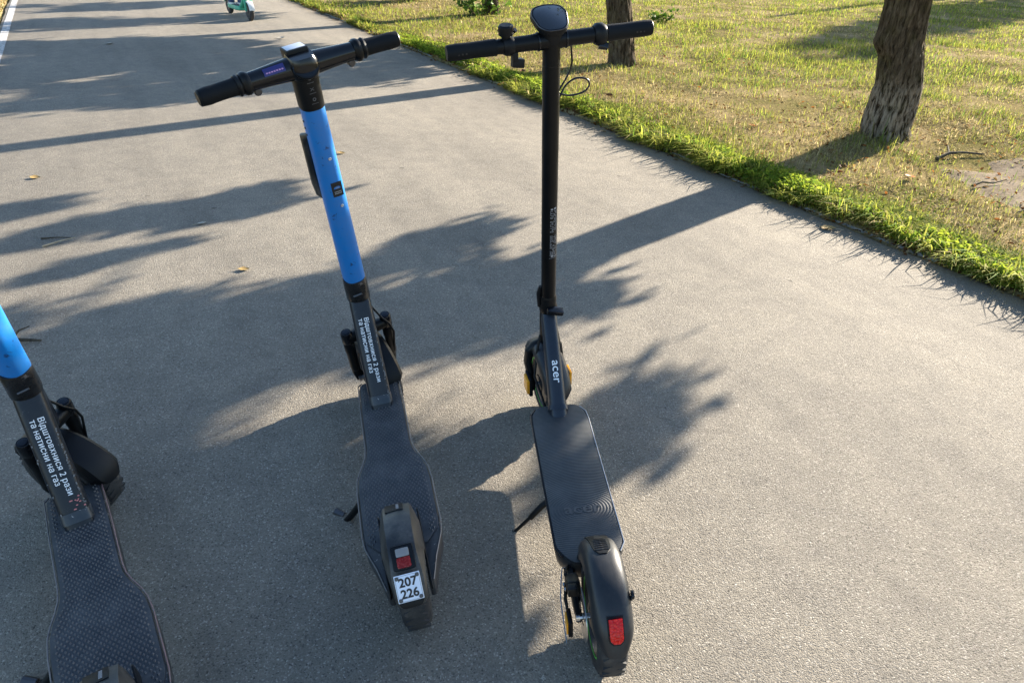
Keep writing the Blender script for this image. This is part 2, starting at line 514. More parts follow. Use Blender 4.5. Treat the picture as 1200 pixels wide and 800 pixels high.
class MB:
    def __init__(self):
        self.v, self.f = [], []
    def add(self, vs, fs):
        o = len(self.v)
        self.v += [Vector(p) for p in vs]
        self.f += [tuple(i + o for i in f) for f in fs]
        return self
    def loft(self, rings, closed=True, caps=True):
        n = len(rings[0])
        vs = [p for r in rings for p in r]
        fs = []
        for i in range(len(rings) - 1):
            for j in range(n if closed else n - 1):
                k = (j + 1) % n
                fs.append((i * n + j, i * n + k, (i + 1) * n + k, (i + 1) * n + j))
        if caps:
            fs.append(tuple(range(n - 1, -1, -1)))
            fs.append(tuple((len(rings) - 1) * n + j for j in range(n)))
        return self.add(vs, fs)
    def tube(self, pts, radii, seg=14, ref=(0, 1, 0), power=2.0, caps=True):
        """radii: one number or (a, b) for each point; a along ref, b across. power > 2 squares the section."""
        pts = [Vector(p) for p in pts]
        if not isinstance(radii, list):
            radii = [radii] * len(pts)
        rings = []
        ref = Vector(ref).normalized()
        for i, p in enumerate(pts):
            if i == 0: d = pts[1] - pts[0]
            elif i == len(pts) - 1: d = pts[-1] - pts[-2]
            else: d = (pts[i + 1] - pts[i]).normalized() + (pts[i] - pts[i - 1]).normalized()
            if d.length < 1e-9:
                d = pts[-1] - pts[0]
            d.normalize()
            x = ref - d * ref.dot(d)
            if x.length < 1e-4:
                x = V(0, 0, 1) - d * d.z
                if x.length < 1e-4: x = V(1, 0, 0) - d * d.x
            x.normalize()
            y = d.cross(x)
            a, b = radii[i] if isinstance(radii[i], tuple) else (radii[i], radii[i])
            ring = []
            for k in range(seg):
                t = 2 * math.pi * (k + 0.5) / seg
                c_, s_ = math.cos(t), math.sin(t)
                e = 2.0 / power
                ring.append(p + x * (a * math.copysign(abs(c_) ** e, c_)) + y * (b * math.copysign(abs(s_) ** e, s_)))
            rings.append(ring)
        return self.loft(rings, True, caps)
    def lathe(self, org, axis, prof, seg=28, closed=False):
        """prof: [(along axis, radius)]"""
        org, ax = Vector(org), Vector(axis).normalized()
        x = ax.orthogonal().normalized()
        y = ax.cross(x)
        rings = []
        for (h, r) in prof:
            rings.append([org + ax * h + (x * math.cos(2 * math.pi * k / seg) + y * math.sin(2 * math.pi * k / seg)) * max(r, 1e-5) for k in range(seg)])
        if closed:
            rings.append(rings[0])
            return self.loft(rings, True, False)
        return self.loft(rings, True, True)
    def prism(self, outline, z0, z1, bev=0.002, fr=None):
        n = len(outline)
        def inset(d):
            out = []
            for i in range(n):
                a, b, c = Vector(outline[i - 1]), Vector(outline[i]), Vector(outline[(i + 1) % n])
                e1, e2 = (b - a).normalized(), (c - b).normalized()
                nn = Vector((-(e1.y + e2.y), e1.x + e2.x))
                l = nn.length
                nn = nn / l if l > 1e-6 else Vector((0, 0))
                k = d / max(0.5, l / 2)
                out.append(b + nn * k)
            return out
        area = sum(outline[i - 1][0] * outline[i][1] - outline[i][0] * outline[i - 1][1] for i in range(n))
        sg = 1 if area > 0 else -1
        fr = fr or (lambda x, y, z: V(x, y, z))
        rings = []
        if bev > 0:
            lv = [(bev, z0), (0, z0 + bev), (0, z1 - bev), (bev * 0.3, z1 - bev * 0.3), (bev, z1)]
        else:
            lv = [(0, z0), (0, z1)]
        for d, z in lv:
            rings.append([fr(p[0], p[1], z) for p in inset(d * sg)])
        return self.loft(rings, True, True)
    def box(self, c, size, rot=None, bev=0.002):
        bm = bmesh.new()
        bmesh.ops.create_cube(bm, size=1.0)
        for v_ in bm.verts:
            v_.co = Vector((v_.co.x * size[0], v_.co.y * size[1], v_.co.z * size[2]))
        if bev > 0:
            bmesh.ops.bevel(bm, geom=list(bm.edges), offset=min(bev, min(size) * 0.45), segments=2, profile=0.6, affect='EDGES')
        mtx = Matrix.Translation(c) @ (rot.to_4x4() if rot is not None else Matrix.Identity(4))
        bm.verts.index_update()
        vs = [mtx @ v_.co for v_ in bm.verts]
        fs = [tuple(v_.index for v_ in f_.verts) for f_ in bm.faces]
        bm.free()
        return self.add(vs, fs)
    def xf(self, fn):
        self.v = [fn(p) for p in self.v]
        return self
    def build(self, name, mat, parent=None, smooth=35):
        return link(name, self.v, self.f, mat, parent, smooth)

_tx = {}
def text_geo(body, bold=0.0, align='CENTER', spacing=1.0):
    key = (body, bold, align, spacing)
    if key in _tx: return _tx[key]
    cu = bpy.data.curves.new('text', 'FONT')
    cu.body = body
    cu.size = 1.0
    cu.align_x = align
    cu.align_y = 'CENTER'
    cu.offset = bold
    cu.space_character = spacing
    cu.resolution_u = 4
    o = bpy.data.objects.new('text', cu)
    C.objects.link(o)
    dg = bpy.context.evaluated_depsgraph_get()
    dg.update()
    me = bpy.data.meshes.new_from_object(o.evaluated_get(dg))
    vs = [v_.co.copy() for v_ in me.vertices]
    fs = [tuple(p.vertices) for p in me.polygons]
    bpy.data.objects.remove(o)
    bpy.data.curves.remove(cu)
    bpy.data.meshes.remove(me)
    _tx[key] = (vs, fs)
    return vs, fs

def line_geo(body):
    """A line of text set letter by letter from x = 0; the letter with crossing strokes is drawn as three bars."""
    vs, fs, x = [], [], 0.0
    lx = min(p.x for p in text_geo('l', 0.0, 'LEFT')[0])
    for ch in body:
        if ch == ' ':
            x += 0.29
            continue
        w2, _ = text_geo(ch + 'l', 0.0, 'LEFT')
        adv = max(p.x for p in w2) - (max(p.x for p in text_geo('l', 0.0, 'LEFT')[0]))
        if ch == '\u043d':
            gv, gf = [], []
            ys = [p.y for p in text_geo('\u0438', 0.0, 'LEFT')[0]]
            y0, y1 = min(ys), max(ys)
            ym = (y0 + y1) / 2
            for (a, b, c, d) in ((.08, .163, y0, y1), (.425, .51, y0, y1), (.163, .425, ym - .04, ym + .045)):
                k = len(gv)
                gv += [Vector((a, c, 0)), Vector((b, c, 0)), Vector((b, d, 0)), Vector((a, d, 0))]
                gf.append((k, k + 1, k + 2, k + 3))
        else:
            gv, gf = text_geo(ch, 0.0, 'LEFT')
        k = len(vs)
        vs += [Vector((p.x + x, p.y, 0)) for p in gv]
        fs += [tuple(i + k for i in f) for f in gf]
        x += adv * 1.06
    return vs, fs

def text_obj(name, body, size, place, mat, parent, bold=0.0, spacing=1.0, sx=1.0):
    """place(u, v) turns text coordinates in metres into a point on the surface."""
    vs, fs = text_geo(body, bold, 'CENTER', spacing)
    return link(name, [place(p.x * size * sx, p.y * size) for p in vs], fs, mat, parent, 0)

def vnoise(x, y, seed=0):
    """smooth value noise for arrays"""
    x = np.asarray(x, float); y = np.asarray(y, float)
    xi, yi = np.floor(x).astype(np.int64), np.floor(y).astype(np.int64)
    fx, fy = x - xi, y - yi
    fx, fy = fx * fx * (3 - 2 * fx), fy * fy * (3 - 2 * fy)
    def h(a, b):
        n = (a * 374761393 + b * 668265263 + seed * 1442695041) & 0x7fffffff
        n = ((n ^ (n >> 13)) * 1274126177) & 0x7fffffff
        return ((n ^ (n >> 16)) & 0xffff) / 65535.0
    return (h(xi, yi) * (1 - fx) + h(xi + 1, yi) * fx) * (1 - fy) + (h(xi, yi + 1) * (1 - fx) + h(xi + 1, yi + 1) * fx) * fy

# ------------------------------------------------------------------ ground, path
PD = Vector((-0.507, 0.862)).normalized()       # along the path
PN = Vector((PD.y, -PD.x))                      # to its right
NR, NL = 3.44, -0.87                            # edges of the asphalt
def pw(u, n):
    return (PD.x * u + PN.x * n, PD.y * u + PN.y * n)
def pu(x, y):
    return (PD.x * x + PD.y * y, PN.x * x + PN.y * y)

def ground_h(u, n):
    """height of the lawn either side of the path (arrays)"""
    u = np.asarray(u, float); n = np.asarray(n, float)
    out = np.maximum(n - (NR + 0.02), (NL - 0.03) - n)
    t = np.clip(out / 0.16, 0, 1)
    near = np.clip(1 - np.abs(n) / 60, 0, 1)
    h = 0.022 * t * t * (3 - 2 * t)
    h = h + t * near * (0.05 * (vnoise(u * 0.6, n * 0.6, 3) - 0.5) + 0.025 * (vnoise(u * 2.3, n * 2.3, 4) - 0.5))
    h = h + np.where(out > 0, 0.012 * np.clip(out, 0, 6), 0)
    return np.where(out <= 0, -0.035, np.maximum(h, -0.02))

def make_ground():
    us = np.concatenate([np.linspace(-600, -40, 8), np.linspace(-30, -4, 8), np.linspace(-3, 30, 150), np.linspace(34, 80, 10), np.linspace(110, 700, 8)])
    ns = np.concatenate([np.linspace(-600, -60, 7), np.linspace(-40, -3, 12), np.linspace(-2.4, NL - 0.04, 10), [NL - 0.02, NL + 0.03],
                         np.linspace(0, 3, 4), [NR - 0.03, NR + 0.015, NR + 0.03], np.linspace(NR + 0.08, 12, 70), np.linspace(13, 50, 14), np.linspace(80, 700, 7)])
    U, N = np.meshgrid(us, ns, indexing='ij')
    Z = ground_h(U, N)
    X = PD.x * U + PN.x * N; Y = PD.y * U + PN.y * N
    a, b_ = U.shape
    vs = np.stack([X, Y, Z], -1).reshape(-1, 3).tolist()
    fs = [(i * b_ + j, i * b_ + j + 1, (i + 1) * b_ + j + 1, (i + 1) * b_ + j) for i in range(a - 1) for j in range(b_ - 1)]
    o = link('ground', vs, fs, 'soil', None, 180)
    tag(o, 'dry lawn soil and straw beside the asphalt path', kind='structure')
    return o
make_ground()

def make_path():
    us = np.concatenate([np.linspace(-200, -12, 20), np.arange(-10, 22, 0.08), np.linspace(23, 300, 40)])
    vs, fs = [], []
    for i, u in enumerate(us):
        wr = 0.05 * (float(vnoise(u * 1.3, 5.0, 8)) - 0.6) + 0.035 * (float(vnoise(u * 6.0, 9.0, 9)) - 0.5)
        wl = 0.03 * (float(vnoise(u * 2.0, 15.0, 8)) - 0.5)
        for (n, z) in ((NL + wl, -0.05), (NL + wl, -0.003), (NL + 0.02 + wl, 0.0), (1.2, 0.0), (NR - 0.03 + wr, 0.0), (NR + wr, -0.006), (NR + wr, -0.05)):
            vs.append((*pw(u, n), z))
    k = 7
    for i in range(len(us) - 1):
        for j in range(k - 1):
            fs.append((i * k + j, i * k + j + 1, (i + 1) * k + j + 1, (i + 1) * k + j))
    p = link('path', vs, fs, 'asphalt', None, 40)
    tag(p, 'grey beige asphalt park path with tree shadows', kind='structure')
    vs, fs = [], []
    us = np.arange(-6, 40, 0.15)
    for u in us:
        e = 0.006 * (float(vnoise(u * 4, 1.0, 2)) - 0.5)
        vs += [(*pw(u, NL + 0.045 + e), 0.004), (*pw(u, NL + 0.128 + e), 0.004)]
    for i in range(len(us) - 1):
        fs.append((2 * i, 2 * i + 1, 2 * i + 3, 2 * i + 2))
    l = link('edge_line', vs, fs, 'line', p, 0)
    tag(l, 'worn white painted line along the far edge of the path')
make_path()

def make_kerb():
    root = bpy.data.objects.new('kerb', None)
    C.objects.link(root)
    tag(root, 'flush concrete kerb half hidden under the verge grass', kind='structure')
    for k in range(18):
        u0 = -1.0 + k * 0.9
        r2 = random.Random(k)
        mb = MB()
        c = pw(u0 + 0.45, NR + 0.065 + r2.uniform(-.006, .006))
        rot = Matrix.Rotation(math.atan2(PD.y, PD.x) + r2.uniform(-.006, .006), 3, 'Z')
        mb.box((c[0], c[1], -0.060 + r2.uniform(-.004, .006)), (0.885, 0.075, 0.12), rot, 0.008)
        mb.build('kerb_stone', 'kerb', root, 40)
make_kerb()

# trodden earth patch on the verge
def blob_sheet(name, cx, cy, rx, ry, rot, mat, seed, dz, label, kind='structure'):
    r2 = random.Random(seed)
    vs, fs = [], []
    K, J = 44, 9
    ph = [r2.uniform(0, 6.28) for _ in range(4)]
    for j in range(J + 1):
        for k in range(K):
            t = 2 * math.pi * k / K
            rr = (j / J) * (1 + 0.16 * math.sin(2 * t + ph[0]) + 0.10 * math.sin(5 * t + ph[1]) + 0.06 * math.sin(9 * t + ph[2]))
            x = rr * rx * math.cos(t); y = rr * ry * math.sin(t)
            X = cx + x * math.cos(rot) - y * math.sin(rot); Y = cy + x * math.sin(rot) + y * math.cos(rot)
            u, n = pu(X, Y)
            z = float(ground_h(u, n)) + dz * (1 if j < J - 1 else (0.35 if j == J - 1 else -0.7))
            vs.append((X, Y, z))
    for j in range(J):
        for k in range(K):
            fs.append((j * K + k, j * K + (k + 1) % K, (j + 1) * K + (k + 1) % K, (j + 1) * K + k))
    o = link(name, vs, fs, mat, None, 180)
    tag(o, label, kind=kind)
    return o
DIRT = (3.58, 4.20, 0.66, 1.05, math.atan2(PD.y, PD.x) - math.pi / 2)
blob_sheet('bare_earth', DIRT[0], DIRT[1], DIRT[2], DIRT[3], DIRT[4], 'dirt', 3, 0.008, 'bare trodden grey earth patch at the right of the verge')

# ------------------------------------------------------------------ trees
def inpoly(x, y, P):
    c = False
    for i in range(len(P)):
        (x1, y1), (x2, y2) = P[i - 1], P[i]
        if (y1 > y) != (y2 > y) and x < (x2 - x1) * (y - y1) / (y2 - y1) + x1:
            c = not c
    return c

# where the ground lies in leaf shade (metres on the ground); the rest of the ground in this quad is sunlit
SEEN = [(-1.03, 0.81), (1.15, 0.9), (14.47, 21.96), (-8.54, 11.92)]
SHADE = [
    [(-2.66, 3.42), (-2.47, 3.54), (-2.3, 3.62), (-2.44, 3.42), (-2.57, 3.28)],
    [(-2.41, 3.03), (-2.27, 3.2), (-2.1, 3.43), (-1.79, 3.6), (-1.75, 3.71), (-1.61, 3.79), (-1.43, 3.98), (-1.47, 3.81), (-1.31, 3.91), (-1.43, 3.7), (-1.28, 3.66), (-1.42, 3.51), (-1.58, 3.35), (-1.82, 3.23), (-2.03, 3.23), (-2.18, 3.04), (-2.36, 2.96)],
    [(-1.92, 2.87), (-1.81, 3.02), (-1.64, 3.09), (-1.59, 3.02), (-1.81, 2.86)],
    [(-2.17, 2.65), (-2.01, 2.75), (-1.92, 2.8), (-1.96, 2.67), (-2.14, 2.61)],
    [(-1.96, 2.33), (-1.74, 2.35), (-1.51, 2.42), (-1.26, 2.53), (-1.3, 2.34), (-0.98, 2.65), (-0.75, 2.76), (-0.66, 3.04), (-0.45, 3.33), (-0.03, 3.61), (-0.03, 3.5), (-0.24, 3.1), (-0.27, 2.8), (0.08, 2.84), (0.30, 2.97), (0.22, 2.73), (0.36, 2.70), (0.32, 2.50), (0.12, 2.42), (-0.13, 2.3), (-0.32, 2.2), (-0.55, 2.12), (-0.78, 2.02), (-0.95, 1.96), (-1.15, 1.82), (-1.3, 1.76), (-1.56, 1.70)],
    [(-1.50, 1.60), (-1.2, 1.58), (-0.84, 1.48), (-0.73, 1.42), (-0.66, 1.55), (-0.46, 1.62), (-0.32, 1.46), (-0.23, 1.25), (-0.18, 1.05), (-0.16, 0.70), (-0.50, 0.70), (-0.54, 0.88), (-0.65, 0.99), (-0.72, 1.01), (-0.69, 0.88), (-1.01, 0.86)],
    [(0.20, 1.60), (0.20, 1.84), (0.36, 1.97), (0.53, 2.06), (0.54, 2.0), (0.46, 1.85), (0.54, 1.84), (0.43, 1.68), (0.43, 1.57), (0.33, 1.47), (0.26, 1.43), (0.20, 1.47)],
    [(-5.85, 8.37), (-4.41, 9.2), (-3.24, 9.12), (-1.77, 8.98), (-0.58, 8.67), (-1.3, 7.94), (-0.98, 7.52), (-1.46, 6.9), (-2.66, 6.27), (-3.07, 5.61), (-3.65, 5.57), (-3.9, 5.35)],
    [(-6.47, 9.34), (-6.87, 10.27), (-4.6, 11.3), (-4.24, 12.13), (-3.83, 11.26), (-4.83, 10.41), (-5.9, 9.44)],
    [(-7.75, 11.72), (-5.42, 13.43), (-5.12, 13.11), (-6.04, 11.67), (-7.12, 10.9)],
    [(3.59, 10.15), (5.32, 12.53), (6.86, 14.79), (9.51, 18.16), (13.48, 21.52), (10.12, 15.93), (7.15, 12.58), (4.1, 9.42)],
    [(-2.0, 2.2), (-1.35, 1.65), (-1.05, 0.95), (-0.72, 0.82), (-0.55, 0.55), (-0.8, 0.2), (-1.7, 0.2), (-2.4, 1.2)],
]
SHADE_DENS = [150, 170, 150, 150, 84, 130, 95, 36, 26, 22, 10, 90]
SHADE_RAD = [.5, .55, .5, .5, .9, 1, .75, 1, 1, 1, 1, 1]
TREES = [
    dict(p=(2.88, 5.68), r=0.178, hc=2.4, ht=6.2, cr=2.1, bark='bark_white', top=(2.36, 5.60),
         axis=[(2.875, 5.68, -0.12), (2.867, 5.68, 0.02), (2.853, 5.68, 0.09), (2.86, 5.68, 0.25), (2.852, 5.68, 0.41), (2.818, 5.68, 0.56), (2.776, 5.68, 0.705), (2.762, 5.68, 0.85), (2.75, 5.68, 1.0), (2.70, 5.68, 1.4), (2.62, 5.66, 2.0), (2.52, 5.64, 2.7), (2.45, 5.62, 3.5), (2.40, 5.60, 4.6)],
         label='nearest tree, leaning grey trunk with worn whitewash at its base'),
    dict(p=(1.10, 8.41), r=0.148, hc=2.4, ht=6.4, cr=2.2, bark='bark', top=(0.47, 9.0),
         axis=[(1.11, 8.41, -0.12), (1.106, 8.41, 0.0), (1.07, 8.43, 0.26), (0.985, 8.47, 0.69), (0.93, 8.53, 1.1), (0.82, 8.64, 1.8), (0.68, 8.76, 2.6), (0.56, 8.88, 3.5), (0.47, 8.98, 4.6)],
         label='brown tree trunk behind the right handlebar grip of the black scooter'),
    dict(p=(-0.59, 12.85), r=0.142, hc=2.4, ht=6.6, cr=2.3, bark='bark', top=(-0.9, 12.8),
         axis=[(-0.59, 12.85, -0.12), (-0.59, 12.85, 0.0), (-0.60, 12.85, 0.3), (-0.63, 12.85, 0.8), (-0.68, 12.85, 1.6), (-0.76, 12.84, 2.6), (-0.83, 12.82, 3.6), (-0.9, 12.8, 4.8)],
         label='farthest visible tree trunk with leafy sprouts around its foot'),
]
def trunk_obj(T, root, seed):
    ax = [Vector(p) for p in T['axis']]
    b0 = Vector((*T['p'], 0))
    # resample
    pts = []
    for a, b in zip(ax[:-1], ax[1:]):
        k = max(1, int((b - a).length / (0.022 if a.z < 1.2 else 0.12)))
        pts += [a.lerp(b, i / k) for i in range(k)]
    pts.append(ax[-1])
    seg = 84
    rings = []
    H = ax[-1].z
    for p in pts:
        z = p.z
        r = T['r'] * (1 - 0.70 * max(0, z - 0.2) / H)
        ring = []
        for k in range(seg):
            t = 2 * math.pi * k / seg
            fl = math.exp(-max(z, 0) / 0.07) * (0.10 + 0.14 * math.sin(4 * t + seed) + 0.10 * math.sin(7 * t + 2 * seed))
            lump = 0.09 * mnoise.noise((math.cos(t) * 1.2 + seed * 3, math.sin(t) * 1.2, z * 2.6))
            q = mnoise.noise((math.cos(t) * 5.5 + seed, math.sin(t) * 5.5, z * 4.0)) * 0.5 + mnoise.noise((math.cos(t) * 13 + seed, math.sin(t) * 13, z * 7.0)) * 0.5
            ridge = -0.11 * (1 - min(1, abs(q) * 4.0)) ** 1.5
            rr = r * (1 + fl + lump + ridge)
            if seed == 1:      # the old branch scar on the nearest trunk
                d2 = ((t - math.pi) ** 2) / 0.18 + ((z - 0.70) ** 2) / 0.004
                rr += 0.035 * math.exp(-d2) - 0.012 * math.exp(-((t - math.pi) ** 2) / 0.3 - ((z - 0.60) ** 2) / 0.002)
            ring.append(Vector((p.x + rr * math.cos(t), p.y + rr * math.sin(t), z)) - b0)
        rings.append(ring)
    MB().loft(rings, True, True).build('trunk', T['bark'], root, 70)

def leaf_mesh(name, pos, nrm, size, cols, mat, parent, aspect=0.75, hang=0.0):
    """pos (k,3), nrm (k,3), size (k,), cols (k,3): one folded leaf of four triangles each"""
    k = len(pos)
    pos = np.asarray(pos); nrm = np.asarray(nrm)
    nrm = nrm / np.linalg.norm(nrm, axis=1, keepdims=True)
    rg = np.random.default_rng(k + 3)
    a = rg.normal(size=(k, 3)) * np.array([[1, 1, .6]]) + np.array([[0, 0, -hang]])
    a -= nrm * (a * nrm).sum(1, keepdims=True)
    a /= np.linalg.norm(a, axis=1, keepdims=True)
    b = np.cross(nrm, a)
    s = np.asarray(size)[:, None]
    w_ = s * aspect * 0.5
    fold = nrm * s * 0.12
    p0 = pos - a * s * 0.5
    p1 = pos - a * s * 0.12 + b * w_ + fold
    p2 = pos + a * s * 0.25 + b * w_ * 0.72 + fold * 0.6
    p3 = pos + a * s * 0.55 - fold * 0.8
    p4 = pos + a * s * 0.25 - b * w_ * 0.72 + fold * 0.6
    p5 = pos - a * s * 0.12 - b * w_ + fold
    vs = np.stack([p0, p1, p2, p3, p4, p5], 1).reshape(-1, 3)
    base = (np.arange(k) * 6)[:, None]
    f1 = base + np.array([[0, 1, 2, 3]]); f2 = base + np.array([[0, 3, 4, 5]])
    faces = np.stack([f1, f2], 1).reshape(-1, 4)
    me = bpy.data.meshes.new(name)
    me.vertices.add(len(vs)); me.vertices.foreach_set('co', vs.astype(np.float32).ravel())
    me.loops.add(faces.size); me.loops.foreach_set('vertex_index', faces.astype(np.int32).ravel())
    me.polygons.add(len(faces)); me.polygons.foreach_set('loop_start', (np.arange(len(faces)) * 4).astype(np.int32))
    me.polygons.foreach_set('loop_total', np.full(len(faces), 4, np.int32))
    me.update(calc_edges=True)
    at = me.color_attributes.new('Col', 'FLOAT_COLOR', 'POINT')
    cc = np.concatenate([np.repeat(np.asarray(cols), 6, 0), np.ones((k * 6, 1))], 1)
    at.data.foreach_set('color', cc.astype(np.float32).ravel())
    me.materials.append(M[mat])
    o = bpy.data.objects.new(name, me)
    C.objects.link(o)
    if parent is not None: o.parent = parent
    return o

def clump_leaves(rg, centres, per, rad, size=0.085):
    P = np.repeat(np.asarray(centres), per, 0)
    P = P + rg.normal(size=P.shape) * np.repeat(np.asarray(rad), per)[:, None] * np.array([[0.42, 0.42, 0.36]])
    Nn = rg.normal(size=P.shape); Nn[:, 2] = np.abs(Nn[:, 2]) * 0.5 + 0.1
    S = size * rg.uniform(0.6, 1.25, len(P))
    g = rg.uniform(0, 1, (len(P), 1))
    col = np.array([[0.045, 0.085, 0.018]]) * (1 - g) + np.array([[0.095, 0.135, 0.030]]) * g
    return P, Nn, S, col

rg = np.random.default_rng(11)
clumps = [[] for _ in TREES] + [[]]
FAR_TREE = dict(p=(14.6, 24.2))
for si, P in enumerate(SHADE):
    xs = [p[0] for p in P]; ys = [p[1] for p in P]
    area = abs(sum(P[i - 1][0] * P[i][1] - P[i][0] * P[i - 1][1] for i in range(len(P)))) / 2
    want = int(area * SHADE_DENS[si])
    got = 0
    while got < want:
        x, y = rnd.uniform(min(xs), max(xs)), rnd.uniform(min(ys), max(ys))
        if not inpoly(x, y, P): continue
        got += 1
        best = None
        for ti, T in enumerate(TREES + [FAR_TREE]):
            tx, ty = (T.get('top') or T['p'])
            al = (tx - x) * SDX + (ty - y) * SDY
            pe = abs((tx - x) * SDY - (ty - y) * SDX)
            if (si == 10) != (ti == len(TREES)): continue
            h = al / SHK
            if h < 1.45: pe += (1.45 - h) * 2.5
            if best is None or pe < best[0]: best = (pe, ti, h)
        pe, ti, h = best
        h = max(1.48 + rnd.uniform(0, .25), h + rnd.gauss(0, 0.22))
        clumps[ti].append((x + SDX * SHK * h, y + SDY * SHK * h, h, SHADE_RAD[si]))

for ti, T in enumerate(TREES):
    root = thing('tree', T['label'], 'tree', (*T['p'], 0), group='trees along the right edge of the path')
    trunk_obj(T, root, ti + 1)
    cl = clumps[ti]
    # the rest of the crown, above what shades the ground in view
    tx, ty = T['top']
    n_extra = 0
    for _ in range(9000):
        if n_extra > 120: break
        x, y = rnd.gauss(tx, T['cr'] * 0.55), rnd.gauss(ty, T['cr'] * 0.55)
        z = rnd.uniform(T['hc'], T['ht'])
        if (x - tx) ** 2 + (y - ty) ** 2 > T['cr'] ** 2: continue
        gx, gy = x - SDX * SHK * z, y - SDY * SHK * z
        if inpoly(gx, gy, SEEN): continue
        cl.append((x, y, z, 1.2)); n_extra += 1
    rf_ = np.array([c_[3] for c_ in cl])
    cl = np.array([c_[:3] for c_ in cl]) - np.array([[*T['p'], 0]])
    Pl, Nn, S, col = clump_leaves(rg, cl, 32, rg.uniform(0.07, 0.22, len(cl)) * rf_, 0.09 if ti == 0 else 0.12)
    leaf_mesh('crown', Pl, Nn, S, col, 'leaf', root, 0.55, 1.6)
    # limbs
    ax = [Vector(p) for p in T['axis']]
    order = list(range(len(cl))); rnd.shuffle(order)
    made = 0
    for idx in order[:160]:
        if made >= 14: break
        c = Vector(cl[idx]) + Vector((*T['p'], 0))
        hz = min(c.z - 0.1, 4.3); hz = max(hz, 1.55)
        st = ax[-1]
        for a, b in zip(ax[:-1], ax[1:]):
            if a.z <= hz <= b.z: st = a.lerp(b, (hz - a.z) / (b.z - a.z))
        mid = st.lerp(c, 0.5) + Vector((rnd.uniform(-.1, .1), rnd.uniform(-.1, .1), rnd.uniform(0.05, .25)))
        off = Vector((*T['p'], 0))
        lit = 0
        for q in (st.lerp(mid, .3), st.lerp(mid, .7), mid, mid.lerp(c, .5)):
            gx, gy = q.x - SDX * SHK * q.z, q.y - SDY * SHK * q.z
            if inpoly(gx, gy, SEEN) and not any(inpoly(gx, gy, P_) for P_ in SHADE): lit += 1
        if lit: continue
        made += 1
        MB().tube([st - off, st.lerp(mid, .5) - off, mid - off, c - off], [0.024, 0.018, 0.012, 0.004], 7).build('limb', 'bark', root, 60)

if clumps[-1]:
    root = thing('tree', 'tall tree standing at the far right end of the lawn', 'tree', (14.6, 24.2, 0.1), group='trees along the right edge of the path')
    T = dict(p=(14.6, 24.2), r=0.22, bark='bark', axis=[(14.6, 24.2, -.2), (14.6, 24.2, 0.2), (14.65, 24.2, 2), (14.6, 24.3, 3.6), (14.5, 24.2, 5.2)])
    trunk_obj(T, root, 5)
    extra = []
    while len(extra) < 90:
        q = (14.6 + rnd.gauss(0, 1.5), 24.2 + rnd.gauss(0, 1.5), rnd.uniform(2.6, 6.0))
        if not inpoly(q[0] - SDX * SHK * q[2], q[1] - SDY * SHK * q[2], SEEN): extra.append(q)
        elif rnd.random() < .004: break
    cl = np.array([c_[:3] for c_ in clumps[-1]] + extra) - np.array([[14.6, 24.2, 0]])
    Pl, Nn, S, col = clump_leaves(rg, cl, 26, rg.uniform(0.3, 0.6, len(cl)), 0.19)
    leaf_mesh('crown', Pl, Nn, S, col, 'leaf', root, 0.55, 1.6)

# ------------------------------------------------------------------ shrubs
def shrub(label, x, y, rad, h, n_stem, seed, size=0.075, dark=False):
    u, n = pu(x, y)
    z = float(ground_h(u, n))
    root = thing('shrub', label, 'shrub', (x, y, z))
    r2 = random.Random(seed)
    g2 = np.random.default_rng(seed)
    mb = MB(); pos = []
    for k in range(n_stem):
        a = r2.uniform(0, 6.28); l = r2.uniform(0.5, 1) * h
        sp = r2.uniform(0.3, 1) * rad
        b0 = Vector((math.cos(a) * sp * .25, math.sin(a) * sp * .25, -0.02))
        tip = Vector((math.cos(a) * sp, math.sin(a) * sp, l))
        md = b0.lerp(tip, .5) + Vector((0, 0, 0.08 * h))
        mb.tube([b0, md, tip], [0.006, 0.004, 0.0015], 6)
        for j in range(12):
            q = r2.uniform(0.25, 1.05)
            p = b0.lerp(md, q * 2) if q < .5 else md.lerp(tip, q * 2 - 1)
            pos.append(p + Vector((r2.gauss(0, .04), r2.gauss(0, .04), r2.gauss(0, .03))))
    mb.build('stems', 'twig', root, 60)
    pos = np.array(pos)
    Nn = g2.normal(size=pos.shape); Nn[:, 2] = np.abs(Nn[:, 2]) + .4
    g = g2.uniform(0, 1, (len(pos), 1))
    ca, cb = ((0.03, 0.06, 0.012), (0.07, 0.13, 0.02)) if dark else ((0.06, 0.12, 0.02), (0.17, 0.26, 0.035))
    col = np.array([ca]) * (1 - g) + np.array([cb]) * g
    leaf_mesh('foliage', pos, Nn, size * g2.uniform(.6, 1.2, len(pos)), col, 'leaf', root)
shrub('leafy green sprouts around the foot of the farthest trunk', -0.72, 12.55, 0.50, 0.30, 13, 1, 0.085)
shrub('dark low shrub at the top edge beyond the blue handlebar', -2.15, 14.5, 0.60, 0.62, 60, 2, 0.085, True)
shrub('small bright weed tuft on the lawn behind the second trunk', 2.15, 12.3, 0.22, 0.18, 12, 3, 0.06)

